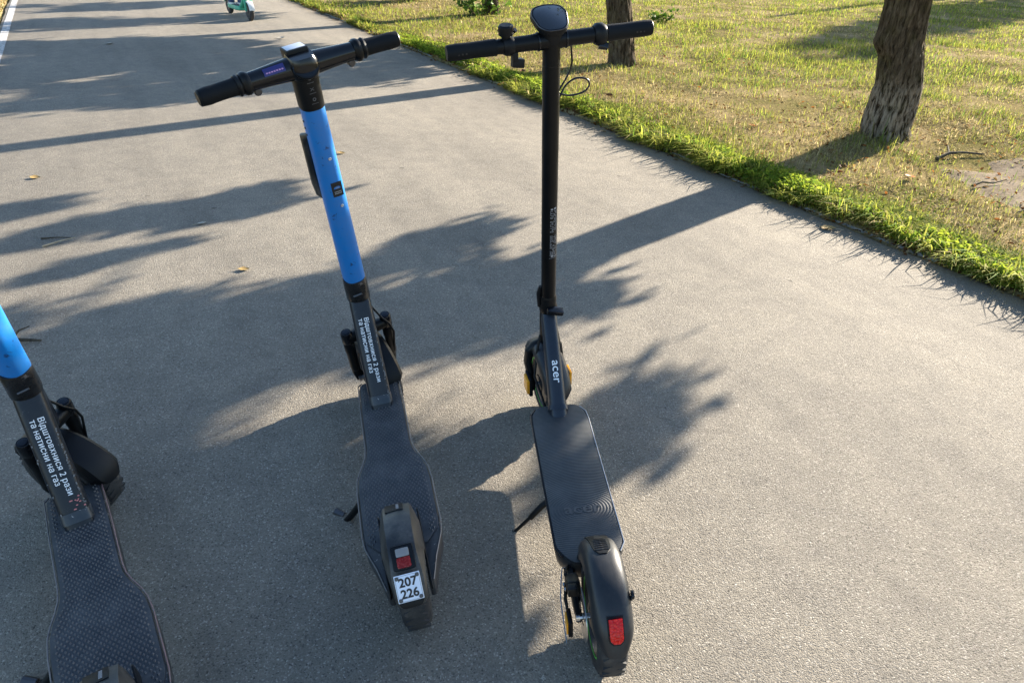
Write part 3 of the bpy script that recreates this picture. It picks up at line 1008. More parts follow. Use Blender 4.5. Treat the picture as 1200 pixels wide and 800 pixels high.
# ------------------------------------------------------------------ grass
def blade_mesh(name, B, h, wd, ang, bend, lean, cols, label):
    k = len(B)
    dx, dy = np.cos(ang), np.sin(ang)
    px, py = -dy, dx
    zr = np.zeros(k)
    perp = np.stack([px, py, zr], 1) * (wd * 0.5)[:, None]
    d = np.stack([dx, dy, zr], 1)
    up = np.array([[0, 0, 1.0]])
    mid = B + d * (h * (0.25 * bend + 0.4 * lean))[:, None] + up * (h * 0.55 * (1 - 0.75 * lean))[:, None]
    tip = B + d * (h * (0.85 * bend + 0.95 * lean))[:, None] + up * (h * (1 - 0.45 * bend) * (1 - 0.85 * lean))[:, None]
    vs = np.stack([B - perp, B + perp, mid + perp * 0.8, mid - perp * 0.8, tip], 1).reshape(-1, 3)
    base = (np.arange(k) * 5)[:, None]
    q = (base + np.array([[0, 1, 2, 3]])); t = (base + np.array([[3, 2, 4]]))
    loops = np.concatenate([q, t], 1).ravel()
    ls = np.stack([np.arange(k) * 7, np.arange(k) * 7 + 4], 1).ravel()
    lt = np.tile([4, 3], k)
    me = bpy.data.meshes.new(name)
    me.vertices.add(len(vs)); me.vertices.foreach_set('co', vs.astype(np.float32).ravel())
    me.loops.add(len(loops)); me.loops.foreach_set('vertex_index', loops.astype(np.int32))
    me.polygons.add(len(ls)); me.polygons.foreach_set('loop_start', ls.astype(np.int32))
    me.polygons.foreach_set('loop_total', lt.astype(np.int32))
    me.update(calc_edges=True)
    at = me.color_attributes.new('Col', 'FLOAT_COLOR', 'POINT')
    cc = np.concatenate([np.repeat(cols, 5, 0), np.ones((k * 5, 1))], 1)
    at.data.foreach_set('color', cc.astype(np.float32).ravel())
    me.materials.append(M['blade'])
    o = bpy.data.objects.new(name, me)
    C.objects.link(o)
    tag(o, label, 'grass', kind='stuff')
    return o

STRAW = np.array([0.53, 0.435, 0.22]); TAN = np.array([0.36, 0.280, 0.130]); OLIVE = np.array([0.255, 0.255, 0.052])
GREEN = np.array([0.125, 0.205, 0.028]); LIME = np.array([0.345, 0.365, 0.060]); DRY = np.array([0.17, 0.098, 0.045])
def pick(rg, wts):
    cs = np.stack([STRAW, TAN, OLIVE, GREEN, LIME, DRY])
    wts = np.maximum(wts, 0); wts = wts / wts.sum(1, keepdims=True)
    cum = wts.cumsum(1)
    r_ = rg.uniform(0, 1, (len(wts), 1))
    idx = (r_ > cum).sum(1).clip(0, 5)
    c = cs[idx] * rg.uniform(0.7, 1.25, (len(wts), 1))
    return c, idx

def lawn():
    rg = np.random.default_rng(5)
    k = 2200000
    u = 0.3 + rg.uniform(0, 1, k) ** 1.2 * 33; n = NR + 0.05 + rg.uniform(0, 1, k) ** 1.4 * 24
    x = PD.x * u + PN.x * n; y = PD.y * u + PN.y * n
    dist = np.hypot(x, y)
    # density falls off with distance, where blades are too small to tell apart
    bearing = np.degrees(np.arctan2(x, y))
    ok = (bearing > -34) & (bearing < 52) & (dist < 40)
    dens = np.clip((5.2 / dist) ** 1.5, 0, 1) * (0.35 + 0.65 * np.clip((n - NR) / 3, 0, 1))
    ok &= rg.uniform(0, 1, k) < dens
    u, n, x, y, dist = u[ok], n[ok], x[ok], y[ok], dist[ok]
    # bare earth and the worn ring around the nearest trunk
    cx, cy, rx, ry, ro = DIRT
    ex = ((x - cx) * math.cos(ro) + (y - cy) * math.sin(ro)) / rx; ey = (-(x - cx) * math.sin(ro) + (y - cy) * math.cos(ro)) / ry
    inside = ex ** 2 + ey ** 2
    keep = rg.uniform(0, 1, len(u)) < np.clip((inside - 0.35) / 0.9, 0.10, 1)
    patch = vnoise(u * 1.1, n * 1.1, 21) * 0.5 + vnoise(u * 4.5, n * 4.5, 22) * 0.5
    patch = np.clip((patch - .5) * 1.5 + .5, 0, 1)
    keep &= rg.uniform(0, 1, len(u)) < 0.25 + 1.1 * patch
    u, n, x, y, dist, patch = u[keep], n[keep], x[keep], y[keep], dist[keep], patch[keep]
    k = len(u)
    off = n - NR
    green = vnoise(u * 0.55 + 7, n * 0.8, 31) * 0.55 + vnoise(u * 2.1, n * 2.6, 32) * 0.45
    green = (green - 0.5) * 2.8 + 0.72
    green += 0.25 * np.clip((off - 1.7) / 2, 0, 1)
    # dry belt by the nearest trunk and along the strip
    dt = np.hypot(x - 2.88, y - 5.5)
    green -= 0.95 * np.exp(-(dt / 1.25) ** 2)
    green -= 0.50 * np.exp(-((off - 0.80) / 0.45) ** 2) * np.clip(1.3 - u / 9, 0, 1)
    green = np.clip(green, 0.03, 1)
    wts = np.stack([0.95 * (1 - green), 0.5 * (1 - green) + .06, 0.30 + 0.5 * green, 0.65 * green, 0.85 * green, 0.14 + 0 * green], 1)
    col, idx = pick(rg, wts)
    dead = (idx == 0) | (idx == 1) | (idx == 5)
    h = rg.uniform(0.025, 0.08, k) * (0.45 + 1.1 * patch) * np.where(dead, 1.0, 1.2)
    for tx_, ty_, tr_ in ((2.865, 5.68, .18), (1.106, 8.41, .15), (-.59, 12.85, .15)):
        dtr = np.hypot(x - tx_, y - ty_)
        h = np.where((dtr < tr_ + .14) & (rg.uniform(0, 1, k) < .6), h * 2.0, h)
    wd = rg.uniform(0.0022, 0.0048, k) * np.clip(dist / 5.5, 0.9, 2.6)
    lean = np.where(dead, rg.uniform(0.25, 0.95, k), rg.uniform(0.0, 0.5, k))
    bend = rg.uniform(0.1, 0.9, k)
    B = np.stack([x, y, ground_h(u, n) - 0.004], 1)
    blade_mesh('lawn_grass', B, h, wd, rg.uniform(0, 6.283, k), bend, lean, col, 'patchy dry lawn grass of straw and olive green')
    return k

def verge():
    rg = np.random.default_rng(6)
    k = 150000
    u = 0.2 + rg.uniform(0, 1, k) ** 1.35 * 17
    off = np.abs(rg.normal(0, 1, k)) * 0.20 + 0.0
    wid = 0.25 + 1.6 * vnoise(u * 1.5, 0 * u, 41)
    off = off * wid * np.where(u < 4.5, 1.15, 1.5)
    n = NR - 0.07 + 0.15 * vnoise(u * 2.2, 0 * u + 3, 44) + 0.06 * vnoise(u * 8, 0 * u + 3, 45) + off
    clump = vnoise(u * 3.2, off * 6, 42) * 0.6 + vnoise(u * 9, off * 14, 43) * 0.4
    ok = rg.uniform(0, 1, k) < np.clip((clump - 0.30) * 2.8, 0.06, 1) * np.clip((7 / np.maximum(u, 1)) ** .6, 0, 1)
    u, n, off, clump = u[ok], n[ok], off[ok], clump[ok]
    k = len(u)
    x = PD.x * u + PN.x * n; y = PD.y * u + PN.y * n
    vig = np.clip(1.25 - off / 0.5, 0.15, 1) * (0.75 + 0.5 * clump)
    far = np.clip((u - 3.5) / 5, 0, 1)
    g = np.clip(vig * (1 - 0.45 * far) * (0.35 + 1.0 * vnoise(u * 1.4, off * 3, 47)), 0.08, 1)
    wts = np.stack([0.55 * (1 - g) + .08, .45 * (1 - g) + .04, .30 + 0 * g, .60 * g, 1.0 * g, 0.06 + .1 * (1 - g)], 1)
    col, idx = pick(rg, wts)
    dead = (idx == 0) | (idx == 1) | (idx == 5)
    h = rg.uniform(0.045, 0.125, k) * vig * (1 - 0.35 * far) * np.where(dead, .7, 1) + 0.012
    wd = rg.uniform(0.0040, 0.0105, k) * (1 + far * .5)
    lean = np.where(dead, rg.uniform(0.2, 0.9, k), rg.uniform(0.0, 0.45, k))
    bend = rg.uniform(0.35, 1.3, k)
    tall = (rg.uniform(0, 1, k) < 0.055) & (off < 0.16)
    h = np.where(tall, h * 1.2 + rg.uniform(0.03, 0.10, k), h)
    lean = np.where(tall, lean * .4, lean)
    ang = rg.uniform(0, 6.283, k)
    # blades nearest the edge lean out over the asphalt
    out = math.atan2(-PN.y, -PN.x)
    e = off < 0.09
    ang = np.where(e & (rg.uniform(0, 1, k) < 0.55), out + rg.normal(0, 0.7, k), ang)
    B = np.stack([x, y, np.maximum(ground_h(u, n), -0.004) - 0.003], 1)
    blade_mesh('verge_grass', B, h, wd, ang, bend, lean, col, 'lush green grass strip growing along the right kerb')

def left_verge():
    rg = np.random.default_rng(8)
    k = 42000
    u = rg.uniform(5, 24, k); n = NL - 0.02 - rg.uniform(0, 1, k) ** 1.3 * 4
    x = PD.x * u + PN.x * n; y = PD.y * u + PN.y * n
    off = NL - n
    g = np.clip((vnoise(u * 1.5, n * 1.5, 51) - .3) * 1.6 - 0.3 * np.exp(-off / .4), .05, 1)
    wts = np.stack([.3 * (1 - g), .5 * (1 - g), .3 + 0 * g, .9 * g, .4 * g, .6 * (1 - g) + .05], 1)
    col, idx = pick(rg, wts)
    h = rg.uniform(.03, .09, k)
    B = np.stack([x, y, ground_h(u, n) - .004], 1)
    blade_mesh('left_verge_grass', B, h, rg.uniform(.005, .011, k), rg.uniform(0, 6.283, k), rg.uniform(.1, .9, k), rg.uniform(0, .8, k), col,
               'brownish green grass beyond the white line at the far left')
def verge_weeds():
    rg = np.random.default_rng(16)
    k = 26000
    u = 0.3 + rg.uniform(0, 1, k) ** 1.3 * 9
    off = np.abs(rg.normal(0, 1, k)) * 0.15
    cl = vnoise(u * 4.5, off * 9, 61)
    ok = rg.uniform(0, 1, k) < np.clip((cl - 0.42) * 4, 0.0, 1)
    u, off = u[ok], off[ok]
    k = len(u)
    n = NR + 0.02 + off
    x = PD.x * u + PN.x * n; y = PD.y * u + PN.y * n
    z = np.maximum(ground_h(u, n), 0) + rg.uniform(0.01, 0.085, k) * np.clip(1.15 - off / .5, .3, 1)
    Nn = rg.normal(size=(k, 3)); Nn[:, 2] = np.abs(Nn[:, 2]) + .3
    g = rg.uniform(0, 1, (k, 1))
    col = GREEN * (1 - g) + np.array([0.33, 0.38, 0.038]) * g
    o = leaf_mesh('verge_weeds', np.stack([x, y, z], 1), Nn, rg.uniform(.014, .036, k), col, 'blade', None, 0.5)
    tag(o, 'small leafy weeds mixed into the grass along the kerb', 'weeds', kind='stuff')
def litter():
    rg = np.random.default_rng(23)
    k = 9000
    u = 0.5 + rg.uniform(0, 1, k) ** 1.2 * 13
    off = np.where(rg.uniform(0, 1, k) < .35, rg.normal(0.02, .05, k), rg.uniform(0.1, 3.2, k))
    n = NR + off
    x = PD.x * u + PN.x * n; y = PD.y * u + PN.y * n
    near = np.exp(-(np.hypot(x - 2.8, y - 5.2) / 1.3) ** 2)
    ok = rg.uniform(0, 1, k) < np.clip(.30 + .7 * near + .35 * (off < .12), 0, 1) * np.where(off < -.03, .25, 1)
    u, n, x, y = u[ok], n[ok], x[ok], y[ok]
    k = len(u)
    z = np.where(n < NR, .004, np.maximum(ground_h(u, n), 0) + rg.uniform(.008, .03, k))
    Nn = rg.normal(size=(k, 3)) * .6; Nn[:, 2] = np.abs(Nn[:, 2]) + .6
    pal = np.array([[.21, .085, .022], [.12, .055, .022], [.25, .16, .06], [.07, .04, .02], [.28, .20, .09]])
    col = pal[rg.integers(0, 5, k)] * rg.uniform(.7, 1.2, (k, 1))
    o = leaf_mesh('leaf_litter', np.stack([x, y, z], 1), Nn, rg.uniform(.012, .040, k), col, 'blade', None, 0.5)
    tag(o, 'crumbled dry leaf litter scattered over the verge', 'leaf litter', kind='stuff')
lawn(); verge(); verge_weeds(); litter(); left_verge()

# ------------------------------------------------------------------ scooters: shared pieces
# Each scooter is built in its own frame: x forward, y left, z up, origin on the ground under the tail.
def steer_fn(p, d, ang):
    p, d = Vector(p), Vector(d).normalized()
    Rm = Matrix.Rotation(ang, 3, d)
    return lambda q: p + Rm @ (q - p)

def arc_guard(cx, cz, r_of, a0, a1, sec_of, n=26, th=0.0035):
    """Mudguard swept around a wheel axle. r_of(t), sec_of(t) -> list of (y, dr); t runs 0..1 from a0 to a1."""
    rings = []
    for i in range(n + 1):
        t = i / n
        a = a0 + (a1 - a0) * t
        r = r_of(t)
        sec = sec_of(t)
        ring = []
        for (y, dr) in sec:
            ring.append(V(cx + (r + dr) * math.cos(a), y, cz + (r + dr) * math.sin(a)))
        for (y, dr) in reversed(sec):
            ring.append(V(cx + (r + dr - th) * math.cos(a), y * 0.94, cz + (r + dr - th) * math.sin(a)))
        rings.append(ring)
    return MB().loft(rings, True, True)

def wheel(parent, cx, Rw, wd, xf=None, stripe=None, spokes=6, name='wheel', axis_z=None, solid=False):
    cz = axis_z if axis_z is not None else Rw
    xf = xf or (lambda p: p)
    org = (cx, 0, cz)
    w2 = wd / 2
    prof = []
    for k in range(13):
        t = math.pi * k / 12
        prof.append((-w2 * math.cos(t) * (1 if 1 else 1), Rw - wd * 0.46 * (1 - math.sin(t) ** 0.7)))
    inner = [(w2 * 0.8, Rw - wd * 0.62), (-w2 * 0.8, Rw - wd * 0.62)]
    t_ = MB().lathe(org, (0, 1, 0), prof + inner, 44, closed=True)
    # tread: short slanted blocks
    for k in range(30):
        for s in (-1, 1):
            a = 2 * math.pi * (k + (0.5 if s > 0 else 0)) / 30
            rot = Matrix.Rotation(-a, 3, 'Y') @ Matrix.Rotation(s * 0.55, 3, 'X')
            c = Vector(org) + Matrix.Rotation(-a, 3, 'Y') @ V(Rw - 0.0030, 0, 0) + V(0, s * w2 * 0.40, 0)
            t_.box(c, (0.0052, w2 * 0.62, 0.0105), Matrix.Rotation(-a, 3, 'Y') @ Matrix.Rotation(s * 0.5, 3, 'X'), 0)
    tyre = t_.xf(xf).build(name, 'rubber', parent, 30)
    Ri = Rw - wd * 0.58
    mb = MB().lathe(org, (0, 1, 0), [(-w2 * .78, Ri * 1.02), (-w2 * .82, Ri * .93), (-w2 * .4, Ri * .86), (w2 * .4, Ri * .86), (w2 * .82, Ri * .93), (w2 * .78, Ri * 1.02), (0, Ri * 1.0)], 36, closed=True)
    mb.lathe(org, (0, 1, 0), [(-w2 * .95, 0.022), (-w2 * .9, 0.026), (w2 * .9, 0.026), (w2 * .95, 0.022)], 20)
    if solid:
        mb.lathe(org, (0, 1, 0), [(-w2 * .5, Ri * .88), (-w2 * .8, Ri * .80), (-w2 * .85, .03), (w2 * .85, .03), (w2 * .8, Ri * .80), (w2 * .5, Ri * .88)], 36)
    for k in range(0 if solid else spokes):
        a = 2 * math.pi * k / spokes
        d = V(math.cos(a), 0, math.sin(a))
        mb.tube([Vector(org) + d * 0.02, Vector(org) + d * (Ri * .9)], [(0.012, 0.008), (0.009, 0.006)], 8)
    rim = mb.xf(xf).build('rim', 'dark_metal', tyre, 35)
    if stripe:
        mb = MB()
        for s in (-1, 1):
            mb.lathe((cx, s * w2 * .83, cz), (0, s, 0), [(0, Ri * 1.03), (0.0012, Ri * 1.03), (0.0012, Ri * .965), (0, Ri * .965)], 44, closed=True)
        mb.xf(xf).build('rim_stripe', stripe, tyre, 30)
    ax = MB().lathe(org, (0, 1, 0), [(-w2 - .028, .006), (-w2 - .028, .010), (-w2 - .02, .010), (-w2 - .02, .007), (w2 + .02, .007), (w2 + .02, .010), (w2 + .028, .010), (w2 + .028, .006)], 12)
    ax.xf(xf).build('axle', 'metal', tyre, 30)
    return tyre

def screw(parent, p, nrm, r=0.0035, mat='metal', xf=None, name='screw'):
    mb = MB().lathe(p, nrm, [(-0.001, r), (0.0012, r), (0.002, r * .7), (0.0012, r * .4)], 10)
    if xf: mb.xf(xf)
    return mb.build(name, mat, parent, 30)

def frame_on(o, ux, uy):
    o, ux, uy = Vector(o), Vector(ux).normalized(), Vector(uy).normalized()
    return lambda u, v: o + ux * u + uy * v

def rounded_poly(pts, r=0.01, k=4):
    """2D polygon with rounded corners"""
    out = []
    n = len(pts)
    for i in range(n):
        a, b, c = Vector(pts[i - 1]), Vector(pts[i]), Vector(pts[(i + 1) % n])
        rr = min(r, (a - b).length * .45, (c - b).length * .45)
        p0 = b + (a - b).normalized() * rr; p1 = b + (c - b).normalized() * rr
        for j in range(k + 1):
            t = j / k
            out.append((p0 * (1 - t) ** 2 + b * 2 * t * (1 - t) + p1 * t * t)[:])
    return out

# ------------------------------------------------------------------ shared rental scooter, blue stem
def blue_scooter(label, loc, heading, lean, steer, numbered, chips):
    root = thing('electric_scooter', label, 'scooter', (loc[0], loc[1], 0), (-lean, 0, heading + math.pi / 2), 'blue rental scooters standing on the path')
    # ---- deck
    half = [(0.748, .050), (0.735, .061), (0.60, .0625), (0.435, .0615), (0.405, .064), (0.375, .072), (0.345, .083), (0.315, .0905), (0.27, .0935), (0.12, .0915), (0.085, .087), (0.02, .066), (-0.045, .050)]
    outline = [(x, -y) for x, y in reversed(half)] + [(x, y) for x, y in half]
    outline = rounded_poly(outline, .006, 2)
    # slot for the rear wheel is hidden under the mudguard, so the deck is cut short behind it
    body_half = [(x, y) for x, y in half if x > 0.1]
    bo = rounded_poly([(0.135, -.091)] + [(x, -y) for x, y in reversed(body_half) if x > .14] + [(x, y) for x, y in body_half if x > .14] + [(0.135, .091)], .006, 2)
    deck = MB().prism(bo, 0.085, 0.150, 0.010).build('deck', 'deck_side', root, 40)
    # swing arms beside the wheel carry the tail of the deck
    for s in (-1, 1):
        arm = [(0.14, s * .091), (0.085, s * .087), (0.02, s * .066), (-0.045, s * .050), (-0.045, s * .039), (0.02, s * .041), (0.14, s * .043)]
        MB().prism(rounded_poly(arm, .004, 2), 0.098, 0.1495, 0.004).build('tail_arm', 'deck_side', deck, 40)
    # metal edge around the deck
    for s in (-1, 1):
        seg_pts = [(x, s * (y + .0005), 0.1505) for x, y in half]
        MB().tube(seg_pts, (0.0015, 0.0024), 6).build('edge_trim', 'rim_metal' if s > 0 or not chips else 'rim_pink', deck, 40)
    mat_half = [(x - (.004 if x > .7 else 0), y - .0045) for x, y in half if x > 0.145] + [(0.125, .0865), (0.10, 0.082), (0.062, .052)]
    mo = rounded_poly([(x, -y) for x, y in reversed(mat_half)] + [(x, y) for x, y in mat_half], .004, 2)
    mat = MB().prism(mo, 0.1495, 0.1535, 0.0012).build('grip_mat', 'mat', deck, 40)
    # raised studs of the mat
    mb = MB()
    P2 = [(x, y) for x, y in mo]
    ix = 0
    x = 0.075
    while x < 0.735:
        j = -9
        while j <= 9:
            y = (j + (0.5 if ix % 2 else 0)) * 0.0098
            if abs(y) < .084 and inpoly(x, y - .006, P2) and inpoly(x, y + .006, P2) and not (x < .13 and abs(y) < .06) and not (x > .60 and abs(y) < .042):
                r_ = 0.0037
                z0, z1 = 0.1533, 0.1557
                vs = [(x - r_ * 1.25, y, z0), (x, y - r_ * .8, z0), (x + r_ * 1.25, y, z0), (x, y + r_ * .8, z0), (x - r_ * .5, y, z1), (x, y - r_ * .3, z1), (x + r_ * .5, y, z1), (x, y + r_ * .3, z1)]
                mb.add(vs, [(0, 1, 5, 4), (1, 2, 6, 5), (2, 3, 7, 6), (3, 0, 4, 7), (4, 5, 6, 7)])
            j += 1
        x += 0.0082
        ix += 1
    st = mb.build('tread_studs', 'stud', deck, 0)
    st['kind'] = 'stuff'
    # ---- rear wheel and mudguard
    wheel(root, 0.018, 0.124, 0.064, name='rear_wheel', solid=True)
    def pathp(t):
        pts = [(0.135, .158), (0.118, .215), (0.098, .250), (0.06, .268), (0.0, .280), (-0.045, .276), (-0.062, .264), (-0.090, .225), (-0.105, .197), (-0.113, .178), (-.115, .170)]
        return pts
    pts = pathp(0)
    hw_t = [.028, .030, .030, .029, .028, .028, .028, .032, .031, .029, .024]
    hw_b = [.036, .041, .044, .045, .045, .045, .044, .039, .034, .029, .024]
    drop = [.03, .055, .075, .085, .085, .080, .070, .040, .022, .010, .004]
    rings = []
    for i, (x, z) in enumerate(pts):
        a = Vector(pts[max(0, i - 1)]); b = Vector(pts[min(len(pts) - 1, i + 1)])
        d = (b - a).normalized()
        nrm = Vector((-d.y, d.x))          # 2D normal in x-z
        if nrm.dot(Vector((x - 0.03, z - .122))) < 0: nrm = -nrm
        def P(y, dn): return V(x + nrm.x * dn, y, z + nrm.y * dn)
        t_, b_, dr = hw_t[i], hw_b[i], drop[i]
        sec = [(-b_, -dr), (-b_ * .98 - .001, -dr * .6), (-t_ - .004, -.010), (-t_, -.002), (-t_ * .6, 0), (0, .0006), (t_ * .6, 0), (t_, -.002), (t_ + .004, -.010), (b_ * .98 + .001, -dr * .6), (b_, -dr)]
        ring = [P(y, dn) for y, dn in sec] + [P(y * .92, dn - .004) for y, dn in reversed(sec)]
        rings.append(ring)
    guard = MB().loft(rings).build('rear_mudguard', 'fender_dusty', root, 32)
    # side skirts of the mudguard down to the deck
    for s in (-1, 1):
        sk = [(0.135, .152), (0.115, .215), (0.06, .192), (0.0, .195), (-.05, .186), (-.075, .155), (-.04, .120), (0.10, .130)]
        MB().prism(rounded_poly(sk, .01, 3), 0.0425, 0.0460, 0.001, fr=lambda a, b, c, s=s: V(a, s * c, b)).build('skirt', 'black', guard, 35)
    # small embossed name panel at the front of the mudguard top
    fr = frame_on((0.078, 0, 0.2625), (0.9, 0, -.42), (0, 1, 0))
    tilt = Matrix.Rotation(R(24), 3, 'Y')
    MB().box((0.080, 0.004, 0.2605), (0.040, 0.040, 0.0022), tilt, 0.0008).build('badge', 'black', guard, 30)
    mbp = MB()
    for k in range(7):      # the print is too small and worn to read: short strokes
        xx = -.013 + k * .0040
        q = [V(0.080, 0, 0.2626) + tilt @ V(xx + dx, -.004 + dy, 0) for dx, dy in ((0, -.003), (.0026, -.003), (.0026, .003), (0, .003))]
        mbp.add(q, [(0, 1, 2, 3)])
    mbp.build('badge_print', 'grey_print', guard, 0)
    # tail light
    ltilt = Matrix.Rotation(R(-38), 3, 'Y')
    MB().box((-0.0635, 0, 0.2595), (0.050, 0.046, 0.014), ltilt, 0.005).build('lamp_housing', 'black', guard, 30)
    lamp = MB().box(V(-0.0675, 0, 0.2640) + ltilt @ V(-0.010, 0, -.001), (0.022, 0.029, 0.010), ltilt, 0.004).build('tail_light', 'dark_red', guard, 30)
    MB().box(V(-0.0675, 0, 0.2640) + ltilt @ V(0.010, 0, -0.0008), (0.018, 0.028, 0.011), ltilt, 0.004).build('clear_lens', 'clear_lens', lamp, 30)
    # number plate
    px = Vector((0.0865, 0)) ; pdir = V(-0.50, 0, -0.866)   # downwards along the plate
    pn = V(-0.866, 0, 0.50)
    pc = V(-0.1005, 0, 0.2165) + pn * 0.009
    rot = Matrix((( -pdir.x, 0, pn.x), (-pdir.y, 1, pn.y), (-pdir.z, 0, pn.z)))
    MB().box(pc, (0.056, 0.052, 0.003), rot, 0.0012).build('number_plate', 'plate', guard, 30)
    pl = [o for o in root.children_recursive if o.name.startswith('number_plate')][-1]
    for su in (-1, 1):
        for sv in (-1, 1):
            q = pc + pdir * (su * .0225) + V(0, sv * .0205, 0) + pn * .0012
            MB().lathe(q, pn, [(-.001, .0042), (.0012, .0042), (.002, .003)], 10).build('rivet', 'dark_metal', guard, 30)
    # thin black border line of the plate
    mbf = MB()
    for a, b_, c, d in ((-.0260, 0, .0004, .047), (.0260, 0, .0004, .047)):
        mbf.box(pc + pdir * a + pn * .0016, (c * 2, d, .0004), rot, 0)
    for y in (-.0240, .0240):
        mbf.box(pc + V(0, y, 0) + pn * .0016, (.052, .0008, .0004), rot, 0)
    mbf.build('plate_border', 'grey_print', guard, 0)
    if numbered:
        for txt, du in (('207', -.0115), ('226', .0120)):
            text_obj('plate_digits', txt, 0.0250, lambda u, v, du=du: pc + pdir * (du - v) + V(0, -u, 0) + pn * .0022, 'ink', guard, 0.03, sx=.98)
    # mud flap under the plate
    flap = [(-.0265, 0), (.0265, 0), (.023, .010), (.016, .015), (-.016, .015), (-.023, .010)]
    fo = pc + pdir * .0270 - pn * .004
    MB().prism(rounded_poly(flap, .005, 3), 0, .004, .001, fr=lambda a, b, c: fo + V(0, a, 0) + pdir * b + pn * c).build('mud_flap', 'black', guard, 30)
    # ---- kickstand on the left
    ks = MB().tube([(0.315, .060, .100), (0.318, .088, .085), (0.328, .128, .034), (0.334, .146, .014)], [.011, .010, .009, .008], 10).build('kickstand', 'black', root, 40)
    MB().box((0.337, .150, .009), (.046, .026, .014), Matrix.Rotation(.5, 3, 'X'), .004).build('kickstand_foot', 'rubber', ks, 30)
    MB().tube([(.352, .150, .016), (.368, .172, .022)], [.009, .011], 10).build('kickstand_tab', 'dark_metal', ks, 30)
    # ---- neck
    n0, n1 = V(0.612, 0, .118), V(0.780, 0, .470)
    nd_ = (n1 - n0).normalized()
    nup = V(-nd_.z, 0, nd_.x)             # faces the rider
    neck = MB().tube([n0, n0.lerp(n1, .2), n0.lerp(n1, .5), n0.lerp(n1, .8), n0.lerp(n1, .93)], [(.0315, .027), (.0315, .027), (.031, .027), (.0300, .026), (.0295, .026)], 28, power=4.2).build('neck', 'navy', root, 40)
    base = MB().tube([n0.lerp(n1, .10), n0.lerp(n1, .165)], [(.0335, .0295), (.0325, .028)], 28, power=4.2).build('neck_weld', 'navy_worn', neck, 40)
    tc = n0.lerp(n1, .52) + nup * .0277
    right = V(0, -1, 0)
    for k, (txt, off) in enumerate((('Відштовхнися 2 рази', .0075), ('та натисни на газ', -.0085))):
        vs, fs = line_geo(txt)
        x0 = min(p.x for p in vs)
        size = 0.0178
        tp = n0.lerp(n1, .745) + nup * .0278
        mbt = MB()
        for kk, (ox, oy) in enumerate(((-.016, 0), (.016, 0), (.0, .0))):     # three passes thicken the strokes
            mbt.add([tp - nd_ * ((p.x + ox - x0) * size) + right * (off + (p.y + oy) * size) + nup * (.00012 * kk) for p in vs], fs)
        mbt.build('lettering', 'white_print', neck, 0)
    # worn paint along the right edge of the neck
    r2 = random.Random(3 if chips else 4)
    mb = MB(); mp = MB()
    for k in range(46 if chips else 22):
        t = r2.uniform(.16, .66)
        side = 1 if r2.random() < .8 else -1
        q = n0.lerp(n1, t) + V(0, -side * r2.uniform(.0245, .0285), 0) + nup * .0262
        l = r2.uniform(.0012, .0045)
        ring = [q + nd_ * (l * math.cos(a) * r2.uniform(.5, 1)) + V(0, .0016 * math.sin(a), 0) + nup * (.0012 if True else 0) for a in [i * 1.047 for i in range(6)]]
        mb.add(ring, [(0, 1, 2, 3, 4, 5)])
    if chips:
        for k in range(9):
            q = n0.lerp(n1, r2.uniform(.17, .25)) + V(0, -r2.uniform(.002, .028), 0) + nup * .0279
            l = r2.uniform(.001, .003)
            ring = [q + V(0, l * 1.8 * math.cos(a) * r2.uniform(.5, 1), 0) + nd_ * (.0016 * math.sin(a)) for a in [i * 1.047 for i in range(6)]]
            mp.add(ring, [(0, 1, 2, 3, 4, 5)])
        mp.build('pink_paint_chips', 'pink_chip', neck, 0)['kind'] = 'stuff'
    mb.build('paint_chips', 'rim_metal', neck, 0)['kind'] = 'stuff'
    # ---- steering: axis
    top, low = V(0.579, 0, 1.100), V(0.858, 0, 0.122)
    ax = (top - low).normalized()
    xf = steer_fn(low, ax, steer)
    fwd = V(ax.z, 0, -ax.x)               # forward, square to the axis
    def A(z): return low + ax * ((z - low.z) / ax.z)
    # head tube + collar
    MB().tube([A(.315), A(.33), A(.45)], [(.029, .030), (.031, .032), (.030, .031)], 26, power=2.6).build('head_tube', 'navy', root, 40)
    col = MB().tube([A(.438), A(.443), A(.505), A(.511)], [(.0315, .033), (.0335, .035), (.0325, .034), (.0305, .032)], 28, power=2.6).build('collar', 'collar', root, 35)
    MB().tube([A(.474) + V(-.034, -.012, -.01), A(.468) + V(-.034, .012, -.01)], .0032, 8).build('clamp_bolt', 'dark_metal', col, 35)
    # stem
    stem = MB().tube([A(.50), A(.52), A(1.0), A(1.012)], [(.0290, .0305), (.0292, .0308), (.0265, .028), (.0262, .0276)], 32, power=2.5).xf(xf).build('stem', 'blue', root, 40)
    MB().tube([A(1.008), A(1.013), A(1.078), A(1.090)], [(.0272, .0288), (.0280, .0296), (.0285, .030), (.0285, .030)], 32, power=2.5).xf(xf).build('stem_sleeve', 'black', root, 40)
    sl = [o for o in root.children if o.name.startswith('stem_sleeve')][-1]
    back = -fwd
    def on_stem(z, y, d): return A(z) + back * d + V(0, y, 0)
    for z, y in ((.887, -.003), (.757, -.006)):
        screw(stem, xf(on_stem(z, y, .0288 if z > .8 else .0295)), (steer_fn((0, 0, 0), ax, steer))(back), .0040)
    for z in (.978, .962, .945):
        for s in (-1, 1):
            screw(stem, xf(A(z) + V(0, s * .0268, 0)), steer_fn((0, 0, 0), ax, steer)(V(0, s, 0)), .0028, 'dark_metal')
    # black sticker with a small blue emblem and two lines of print
    stz = .805
    sp = lambda u, v, d: xf(A(stz) + ax * v + V(0, -u, 0) + back * (.0302 - 7.0 * (u - .006) ** 2 * 1.0 + d))
    poly = rounded_poly([(-.010, -.0205), (.017, -.0205), (.017, .0205), (-.010, .0205)], .003, 3)
    mbs = MB()
    cols_ = 6
